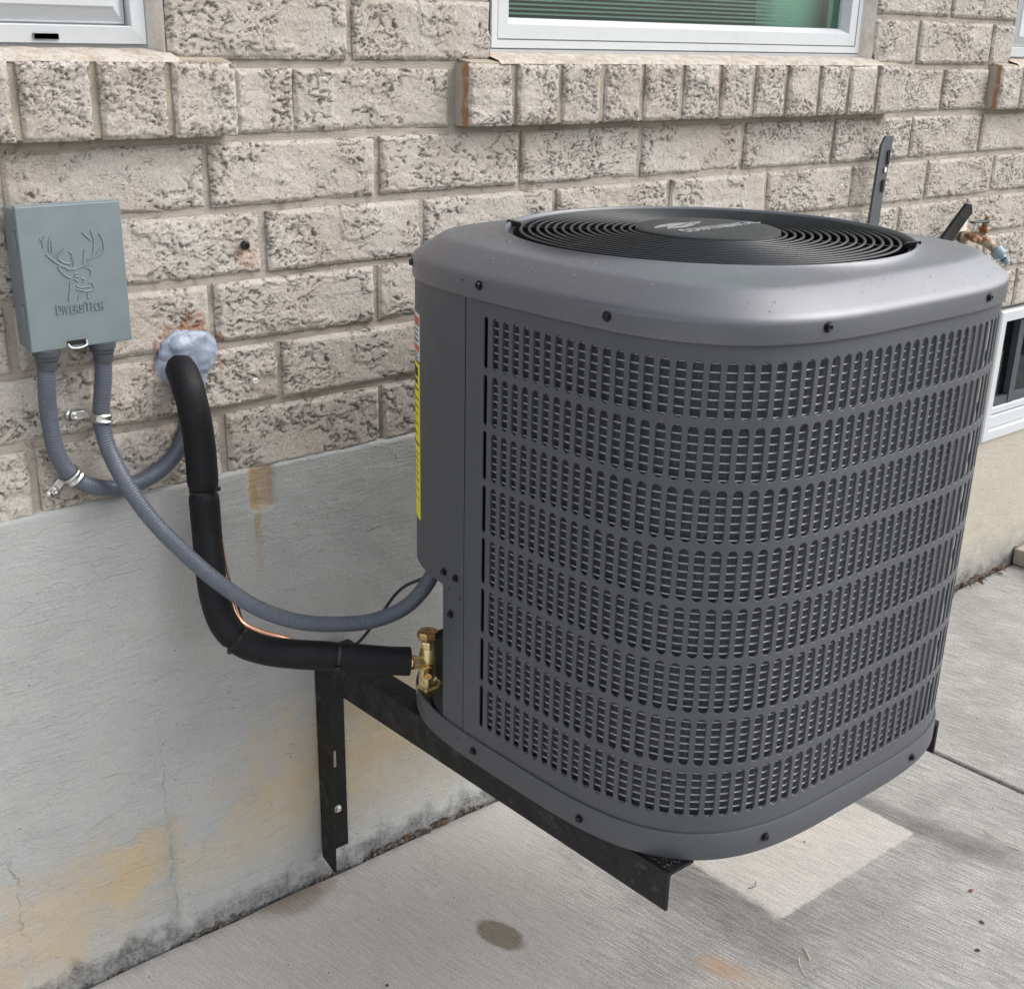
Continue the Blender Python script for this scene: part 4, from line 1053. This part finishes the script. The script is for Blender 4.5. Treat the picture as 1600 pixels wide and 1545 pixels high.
smooth_by_angle(mesh('emblem', V, F, MB['pvc'], db), 60)
RX = Matrix.Rotation(PI/2, 4, 'X')
for body, xc, wd, hs_ in (('D', -.2298, .0064, .0172), ('IVERSI', -.2115, .0270, .0142), ('T', -.1940, .0066, .0172), ('ECH', -.1822, .0152, .0142)):
    text_mesh('lettering', body, hs_, MB['pvc'], db, Matrix.Translation((xc, -.0463, .9900+hs_*.36)) @ RX, .0010, width=wd, bold=.0002)

# ================================================================== CONDUITS
def conduit(name, pts, label, ribs=True):
    c = empty(name, pts[0], label, 'conduit'); P = spline(pts, 26); n = len(P)
    # fine corrugation: radius varies along the hose
    ln = [0]
    for a, b in zip(P, P[1:]): ln.append(ln[-1]+(b-a).length)
    m = int(ln[-1]/.0009); Q = []; j = 0
    for i in range(m+1):
        t = ln[-1]*i/m
        while j < n-2 and ln[j+1] < t: j += 1
        f = (t-ln[j])/max(1e-9, ln[j+1]-ln[j]); Q.append(P[j].lerp(P[j+1], f))
    V, F = tube_geo(Q, lambda t: .0107+.00034*math.sin(t*m*.0009/.0036*2*PI), 18)
    smooth_by_angle(mesh('hose', V, F, MB['conduit'], c), 60)
    return c
c1 = conduit('flexible_conduit', [(-.176, -.035, .938), (-.177, -.030, .903), (-.1805, -.022, .861), (-.181, -.021, .840), (-.178, -.028, .807), (-.170, -.055, .765), (-.151, -.08, .72), (-.125, -.11, .678), (-.098, -.14, .642), (-.058, -.165, .603), (-.012, -.185, .577), (.038, -.2, .563), (.091, -.215, .558), (.135, -.23, .570), (.163, -.245, .602), (.181, -.25, .640), (.195, -.252, .69)], 'blue-grey flexible conduit drooping from the box to the condenser')
c2 = conduit('flexible_conduit', [(-.247, -.035, .944), (-.249, -.030, .906), (-.247, -.020, .864), (-.241, -.0165, .812), (-.222, -.0165, .776), (-.188, -.0165, .756), (-.148, -.0145, .751), (-.11, -.0145, .761), (-.079, -.012, .781), (-.057, -.006, .81), (-.044, .004, .832)], 'shorter blue-grey conduit looping from the box into the wall behind the black pipe')
for c, x in ((c1, -.176), (c2, -.247)):
    lathe('fitting', [(.0130, 0), (.0130, .004), (.0160, .0045), (.0160, .0100), (.0142, .0105), (.0142, .0135), (.0118, .0145)][::-1] and [(.0160, .000), (.0160, .0075), (.0140, .0085), (.0140, .0120), (.0124, .0150), (.0120, .0250), (.0112, .0255)], MB['fitting'], c, 20, (x, -.0355, .9500), axis=(0, .05, -1), smooth=25)
def strap(p, d, tab, label):
    """one-hole galvanised strap: p = centre of hose, d = hose direction in the wall plane, tab = side vector to the screw"""
    s0 = empty('conduit_strap', p, label, 'conduit strap', 'galvanised one-hole conduit straps'); p = Vector(p); d = Vector(d).normalized(); tb = Vector(tab).normalized(); out = Vector((0, -1, 0))
    V = []; F = []; R_ = .0121; hw = .0065
    arc = []
    for k in range(15):
        a = PI*k/14; arc.append(p+tb*math.cos(a)*R_+out*math.sin(a)*R_)
    y_w = -.0035
    foot = [Vector((q.x, y_w, q.z)) for q in (p+tb*(R_+.021), p+tb*(R_+.0010))]
    path_ = foot+arc+[Vector(((p-tb*R_).x, y_w, (p-tb*R_).z))]
    def bulge(i): return .0012 if 2 <= i <= 16 else 0
    for i, q in enumerate(path_):
        nrm = out if i < 2 else (q-p).normalized()
        for sgn_, ext in ((-1, 0), (-.6, 1), (-.35, 0), (.35, 0), (.6, 1), (1, 0)): V.append(q+d*hw*sgn_+nrm*(.0014*ext*(1 if 2 <= i <= 16 else 0)))
    for i in range(len(path_)-1):
        for k in range(5): F.append((i*6+k, i*6+k+1, (i+1)*6+k+1, (i+1)*6+k))
    # rounded tab end
    e = path_[0]; b0 = len(V); V.append(e)
    for k in range(9):
        a = -PI/2+PI*k/8; V.append(e+d*math.sin(a)*hw+tb*math.cos(a)*hw)
    for k in range(8): F.append((b0, b0+1+k, b0+2+k))
    o = mesh('band', V, F, MB['galv'], s0); smooth_by_angle(o, 50)
    so_ = o.modifiers.new('thickness', 'SOLIDIFY'); so_.thickness = .0012; so_.offset = 0
    q = p+tb*(R_+.016); screw(s0, q.x, y_w-.0008, q.z, (0, -1, 0), .0036, MB['galv'])
strap((-.1812, -.0222, .851), (.02, 0, 1), (-1, 0, .10), 'shiny strap clamping the long conduit just below the grey box')
strap((-.2240, -.0165, .7795), (.75, 0, -.8), (-.72, 0, -.60), 'shiny strap holding the looping conduit low at the left')

# ================================================================== LINE SET
ls = empty('insulated_pipe', (-.06, -.02, .9), 'black foam insulated refrigerant pipe bending from the wall to the brass valve', 'pipe')
PP = [(-.054, .02, .893), (-.064, -.018, .892), (-.070, -.045, .874), (-.069, -.055, .841), (-.065, -.055, .796), (-.065, -.055, .7375)]
P2 = [(-.065, -.055, .7365), (-.067, -.060, .69), (-.074, -.075, .64), (-.078, -.09, .6), (-.076, -.105, .566), (-.064, -.125, .5405), (-.042, -.15, .5295), (-.012, -.18, .5255), (.030, -.208, .5200), (.083, -.240, .5100), (.1215, -.262, .5050)]
sp_ = spline(PP, 14)
def frad(t): return .0207-.0035*math.exp(-((t-1)/.02)**2)+.0007*mn.noise(Vector((t*9, 0, 0)))-.003*math.exp(-((t-.16)/.05)**2)*0
V, F = tube_geo(sp_, frad, 28); smooth_by_angle(mesh('foam_sleeve', V, F, MB['foam'], ls), 60)
sp2_ = spline(P2, 14)
def frad2(t):
    return .0203-.0030*math.exp(-(t/.012)**2)-.0022*math.exp(-((t-.485)/.010)**2)-.0016*math.exp(-((t-.815)/.008)**2)+.0007*mn.noise(Vector((t*11, 3, 0)))
V, F = tube_geo(sp2_, frad2, 28); smooth_by_angle(mesh('foam_sleeve', V, F, MB['foam'], ls), 60)
tube('copper_end', [(.113, -.258, .5060), (.1275, -.266, .5042)], .0095, MB['copper'], ls, 18)
tube('liquid_line', spline([(-.0445, -.040, .735), (-.047, -.052, .690), (-.0485, -.060, .655), (-.0500, -.072, .612), (-.0475, -.081, .574), (-.0455, -.098, .5525), (-.0300, -.1190, .5410), (-.010, -.140, .5340), (.010, -.155, .5240)], 8), .0052, MB['copper'], ls, 12)
tube('control_cable', spline([(-.0420, -.040, .735), (-.0425, -.047, .690), (-.0435, -.055, .650), (-.0435, -.066, .612), (-.0405, -.080, .575), (-.0390, -.100, .5420), (-.020, -.13, .532)], 8), .0026, MB['cable'], ls, 8)
# zip ties: bands round the sleeve with a lock head
def tie(c, d, r, head_dir):
    c = Vector(c); d = Vector(d).normalized(); a = d.orthogonal().normalized(); b = d.cross(a)
    V = []; F = []; n = 36
    for i in range(n):
        th = 2*PI*i/n; rr_ = a*math.cos(th)+b*math.sin(th)
        for (o_, w_) in ((r, -.0023), (r+.0013, -.0020), (r+.0013, .0020), (r, .0023)): V.append(c+rr_*o_+d*w_)
    for i in range(n):
        for q in range(3): F.append((i*4+q, ((i+1) % n)*4+q, ((i+1) % n)*4+q+1, i*4+q+1))
    o = mesh('zip_tie', V, F, MB['tie'], ls); smooth_by_angle(o)
    h = Vector(head_dir); h = (h-d*h.dot(d)).normalized(); bm = bmesh.new()
    bmesh.ops.create_cube(bm, size=1); t_ = d.cross(h)
    Mx = Matrix((t_*.0055, d*.0062, h*.0050)).transposed().to_4x4(); Mx.translation = c+h*(r+.003)
    bmesh.ops.transform(bm, matrix=Mx, verts=bm.verts); bmesh.ops.bevel(bm, geom=bm.edges[:], offset=.0009, segments=1, affect='EDGES')
    bmobj('tie_head', bm, MB['tie'], o)
tie((-.065, -.055, .7370), (0, -.02, -1), .0176, (1, -.25, 0))
tie((-.0655, -.1225, .5425), (.75, -.55, -.75), .0192, (-.3, -.5, -.7))
i = int(len(sp2_)*.815); tie(sp2_[i], sp2_[i+1]-sp2_[i-1], .0192, (-.6, -.6, -.25))
# thermostat cable to the cover
cb = empty('thermostat_cable', (.17, -.235, .611), 'thin black cable hanging behind the long conduit by the condenser', 'cable')
tube('cable', spline([(.230, -.245, .67), (.208, -.243, .628), (.195, -.24, .614), (.170, -.235, .609), (.148, -.22, .598), (.142, -.2, .577), (.136, -.18, .547), (.129, -.16, .517), (.113, -.15, .494), (.085, -.165, .500)], 8), .0024, MB['cable'], cb, 8)
# sealant blob
def blob():
    bm = bmesh.new()
    for (cx_, cz_, rx_, ry_, rz_, sd) in ((-.0440, .9090, .0400, .0160, .0370, 3), (-.0700, .8960, .0210, .0125, .0300, 8), (-.0330, .8790, .0150, .0090, .0200, 5), (-.0560, .9200, .0230, .0190, .0190, 6)):
        res = bmesh.ops.create_icosphere(bm, subdivisions=5 if rx_ > .03 else 4, radius=1)
        for v in res['verts']:
            p = v.co.copy(); n_ = 1+.18*mn.noise(p*1.5+Vector((sd, 1, 2)))+.05*mn.noise(p*4.5+Vector((sd, 0, 0)))
            x, z, y = p.x*rx_*n_, p.z*rz_*n_, p.y*ry_*n_
            y += .0014*mn.noise(Vector((x*50+sd, 0, z*110)))+.0007*mn.noise(Vector((x*200, sd, z*300)))
            v.co = (cx_+x, min(.006, y+.002), cz_+z)
    o = bmobj('sealant', bm, MB['silicone'], None, True); tag(o, 'lump of translucent bluish silicone smeared around the pipe hole', 'sealant'); return o
blob()

# ================================================================== small fixings on the wall
pl = empty('wall_plug', (.0486, 0, 1.0434), 'black plug set in the brick to the right of the grey box', 'plug')
lathe('plug_body', [(.0052, 0), (.0062, .003), (.0060, .007), (.0042, .009), (.0022, .0092), (.0018, .0078), (.0, .0078)], MB['tie'], pl, 10, (.0486, .001, 1.0434), axis=(0, -1, 0), smooth=25)
pl2 = empty('wall_anchor', (.0533, 0, .858), 'small pale plastic anchor in the brick right of the foam pipe', 'anchor')
lathe('anchor_body', [(.0040, 0), (.0046, .002), (.0034, .0035), (.0018, .0035), (.0016, .001), (.0, .001)], MB['white'], pl2, 10, (.0533, .0005, .858), axis=(0, -1, 0), smooth=25)

# steel upright and bar behind the unit
us = empty('steel_upright', (1.462, -.02, 1.05), 'upright grey steel strip with slots standing behind the condenser', 'steel strip')
def plate(name, pts, th, mat, parent):
    bm = bmesh.new(); a = [bm.verts.new((x, y, z)) for x, y, z in pts]; b = [bm.verts.new((x+.0005, y+th, z)) for x, y, z in pts]; n = len(pts)
    bm.faces.new(a); bm.faces.new(b[::-1])
    for i in range(n): bm.faces.new((a[i], b[i], b[(i+1) % n], a[(i+1) % n]))
    bmesh.ops.bevel(bm, geom=[e for e in bm.edges], offset=.0006, segments=1, affect='EDGES')
    return bmobj(name, bm, mat, parent)
plate('strip', [(1.4420, -.030, .80), (1.4690, -.034, .80), (1.4760, -.034, 1.02), (1.4885, -.034, 1.1425), (1.4680, -.030, 1.1420), (1.4560, -.030, 1.1240), (1.4480, -.030, 1.00)], .006, MB['greysteel'], us)
for (x, z, rx, rz, mt) in ((1.4790, 1.102, .0050, .014, 'rusty'), (1.4715, 1.048, .0050, .012, 'rusty'), (1.4738, 1.078, .0045, .0045, 'white')):
    box('slot_hole', x-rx, x+rx*.6, -.0353, -.0338, z-rz, z+rz, MB['void'] if mt == 'rusty' else MB['white'], us, .0006)
ab = empty('angle_bar', (1.75, -.05, .95), 'short black angle bar leaning out behind the condenser beside the tap', 'steel bar')
d_ = Vector((.074, 0, .062)).normalized(); t_ = Vector((-d_.z, 0, d_.x)); base_ = Vector((1.660, -.05, .878)); e_ = Vector((1.792, -.05, .9885))
bm = bmesh.new(); sec = [(-.0135, 0), (-.0135, -.002), (.0095, -.003), (.0135, .004), (.0135, .012), (.0110, .012), (.008, .002), (-.0135, .002)]
ra = [bm.verts.new(base_+t_*u+Vector((0, v, 0))) for u, v in sec]; rb = [bm.verts.new(e_+t_*u*(.85)+Vector((0, v, 0))-d_*(.004 if abs(u) > .013 else 0)) for u, v in sec]
n = len(sec)
for i in range(n): bm.faces.new((ra[i], ra[(i+1) % n], rb[(i+1) % n], rb[i]))
bm.faces.new(ra); bm.faces.new(rb[::-1]); bmobj('bar', bm, MB['steel'], ab)

# hose tap
tp = empty('garden_tap', (1.86, -.04, .915), 'rusty brass garden tap with a grey-blue hose connector on the brick wall', 'tap')
lathe('wall_flange', [(.020, 0), (.020, .003), (.012, .006), (.010, .012)], MB['tarnish'], tp, 20, (1.868, .0, .917), axis=(0, -1, 0))
tube('tap_body', spline([(1.868, -.005, .917), (1.868, -.028, .917), (1.868, -.045, .914), (1.872, -.062, .904), (1.878, -.078, .892)], 6), lambda t: .0095+.004*math.exp(-((t-.45)/.22)**2), MB['tarnish'], tp, 18)
tube('bonnet', [(1.868, -.040, .918), (1.868, -.048, .952)], .0080, MB['rusty'], tp, 8)
tube('side_lug', spline([(1.855, -.045, .914), (1.838, -.05, .916), (1.826, -.05, .922), (1.820, -.048, .913)], 4), .0075, MB['rusty'], tp, 8)
lathe('bonnet_nut', [(.0105, 0), (.0115, .002), (.0115, .009), (.009, .011)], MB['rusty'], tp, 6, (1.868, -.044, .930), axis=(0, -.2, 1), smooth=20)
bm = bmesh.new(); box_bm(bm, 1.806, 1.872, -.056, -.043, .9520, .9565, .0018, 2); bmobj('handle', bm, MB['fitting'], tp)
lathe('handle_screw', [(.005, 0), (.005, .006), (.003, .008)], MB['rusty'], tp, 8, (1.868, -.048, .956), axis=(0, 0, 1))
lathe('hose_connector', [(.0140, 0), (.0150, .003), (.0150, .018), (.0130, .020), (.0085, .021), (.0080, .030), (.0100, .031), (.0100, .034), (.0072, .036), (.0072, .042), (.0, .042)], MB['blueplastic'], tp, 20, (1.8765, -.074, .8950), axis=(.30, -.62, -.62), smooth=28)
lathe('washer', [(.0088, 0), (.0092, .0015), (.0088, .003)], MB['tie'], tp, 16, (1.8855, -.0925, .8765), axis=(.30, -.62, -.62))
mesh('white_tag', [(1.798, -.0065, .928), (1.862, -.0065, .928), (1.862, -.0065, .958), (1.806, -.0065, .962)], [(0, 1, 2, 3)], MB['caulk'], tp)

# ================================================================== ground clutter
def rock(bm, x, y, z, r, rnd, flat=.6):
    M_ = Matrix.Translation((x, y, z)) @ Matrix.Rotation(rnd.uniform(0, 6.28), 4, 'Z') @ Matrix.Rotation(rnd.uniform(-.5, .5), 4, 'X') @ Matrix.Diagonal((r*rnd.uniform(.7, 1.5), r*rnd.uniform(.6, 1), r*flat*rnd.uniform(.6, 1.1), 1))
    res = bmesh.ops.create_icosphere(bm, subdivisions=1, radius=1, matrix=M_)
    for v in res['verts']: v.co += Vector((rnd.uniform(-1, 1), rnd.uniform(-1, 1), rnd.uniform(-1, 1)))*r*.22
rnd = random.Random(11); bm = bmesh.new()
for i in range(1150):
    x = rnd.uniform(-.6, 2.6); d_ = mn.noise(Vector((x*7, 2, 0)))
    if rnd.random() > .55+.9*d_: continue
    r = rnd.uniform(.0015, .0042)*(1+max(0, d_)*1.6); y = rnd.uniform(-.013, .0)
    rock(bm, x, y, rnd.uniform(-.010, .002), r, rnd)
for (xa, xb, n) in ((.22, .46, 90), (.10, .14, 8), (-.12, -.02, 24), (1.85, 2.3, 70)):
    for i in range(n): rock(bm, rnd.uniform(xa, xb), rnd.uniform(-.016, -.002), rnd.uniform(-.002, .007), rnd.uniform(.002, .0055), rnd)
o = bmobj('gap_rubble', bm, MB['rubble']); tag(o, 'broken mortar crumbs lying in the gap between slab and foundation', 'rubble', kind='stuff')
bm = bmesh.new(); rnd = random.Random(5)
def leaf(bm, x, y, z, L, W_, rz, tilt=.3):
    V = []; M_ = Matrix.Translation((x, y, z)) @ Matrix.Rotation(rz, 4, 'Z') @ Matrix.Rotation(tilt, 4, 'X')
    n = 6; g = []
    for i in range(n+1):
        t = i/n; w_ = W_*math.sin(PI*min(1, t*.95+.04))**.8; row = []
        for j in (-1, 0, 1): row.append(bm.verts.new(M_ @ Vector((t*L-L/2, j*w_/2*(1+.2*rnd.uniform(-1, 1)), abs(j)*w_*.25+.12*L*math.sin(t*3)))))
        g.append(row)
    for i in range(n):
        for j in range(2): bm.faces.new((g[i][j], g[i+1][j], g[i+1][j+1], g[i][j+1]))
for i in range(70):
    x = rnd.uniform(1.83, 2.75); leaf(bm, x, rnd.uniform(-.035, -.002) if x < 2.3 else rnd.uniform(-.02, .01), rnd.uniform(.001, .010)+(.04 if x > 2.36 else 0), rnd.uniform(.012, .035), rnd.uniform(.006, .014), rnd.uniform(0, 6.28), rnd.uniform(-.6, .6))
for i in range(12): leaf(bm, rnd.uniform(.26, .40), rnd.uniform(-.015, -.004), rnd.uniform(.002, .006), rnd.uniform(.010, .028), rnd.uniform(.004, .009), rnd.uniform(-.3, .3), rnd.uniform(-.6, .6))
o = bmobj('leaf_litter', bm, MB['leaf']); tag(o, 'dry brown leaf litter caught at the foot of the wall', 'leaves', kind='stuff')
pv = box('stone_block', 2.352, 2.62, -.105, -.012, .001, .048, MB['stone'], None, .005, 2); tag(pv, 'beige stone block lying at the wall foot below the basement window', 'stone')
bm = bmesh.new(); leaf(bm, 2.31, -.115, .010, .12, .035, .25, .1); o = bmobj('fallen_leaf', bm, MB['leaf']); tag(o, 'large brown leaf on the slab beside the stone block', 'leaf')
so_ = o.modifiers.new('t', 'SOLIDIFY'); so_.thickness = .0008
def twig(pts, r, label, mat='straw', name='straw'):
    o = tube(name, spline(pts, 5), r, MB[mat], None, 6); tag(o, label, name); return o
twig([(.6037, -.6344, .002), (.5943, -.6501, .003), (.586, -.660, .002)], .0008, 'pale straw on the concrete below the pad mark, upper one')
twig([(.578, -.645, .002), (.5633, -.6589, .003), (.5516, -.6774, .002)], .0006, 'thin straw on the concrete below the pad mark, lower one')
twig([(1.118, -.6495, .002), (1.1078, -.680, .005), (1.112, -.7171, .002)], .0009, 'curved pale straw at the right edge of the slab')
twig([(.8381-.16, -.4597-.02, .002), (.665, -.488, .003), (.652, -.4838, .002)], .0006, 'hair-thin dark twig lying on the pale pad mark', 'cable', 'twig')
for (x, y, r, mt, lb) in ((.9398, -.7256, .0042, 'berry', 'red-brown seed on the slab at the far lower right'), (.8096, -.8138, .0036, 'speck', 'black speck of dirt at the lower right of the slab'), (.8785, -.7814, .0036, 'leaf', 'brown crumb between the seed and the black speck'), (.8381, -.4597, .0022, 'berry', 'tiny reddish seed on the pale pad mark'), (.0517, -.292, .0030, 'speck', 'dark crumb on the slab at the bottom left')):
    bm = bmesh.new(); rock(bm, x, y, r*.45, r, random.Random(int(x*999)), .6); o = bmobj('seed' if mt == 'berry' else 'crumb', bm, MB[mt]); tag(o, lb, 'seed' if mt == 'berry' else 'crumb')
bm = bmesh.new(); rnd = random.Random(21)
for i in range(420):
    x = rnd.uniform(-.3, 2.3); y = -rnd.random()**1.3*1.0-.01; rock(bm, x, y, .0004, rnd.uniform(.0005, .0013), rnd, .5)
o = bmobj('grit', bm, MB['speck']); tag(o, 'scattered dark grit on the concrete slabs', 'grit', kind='stuff')
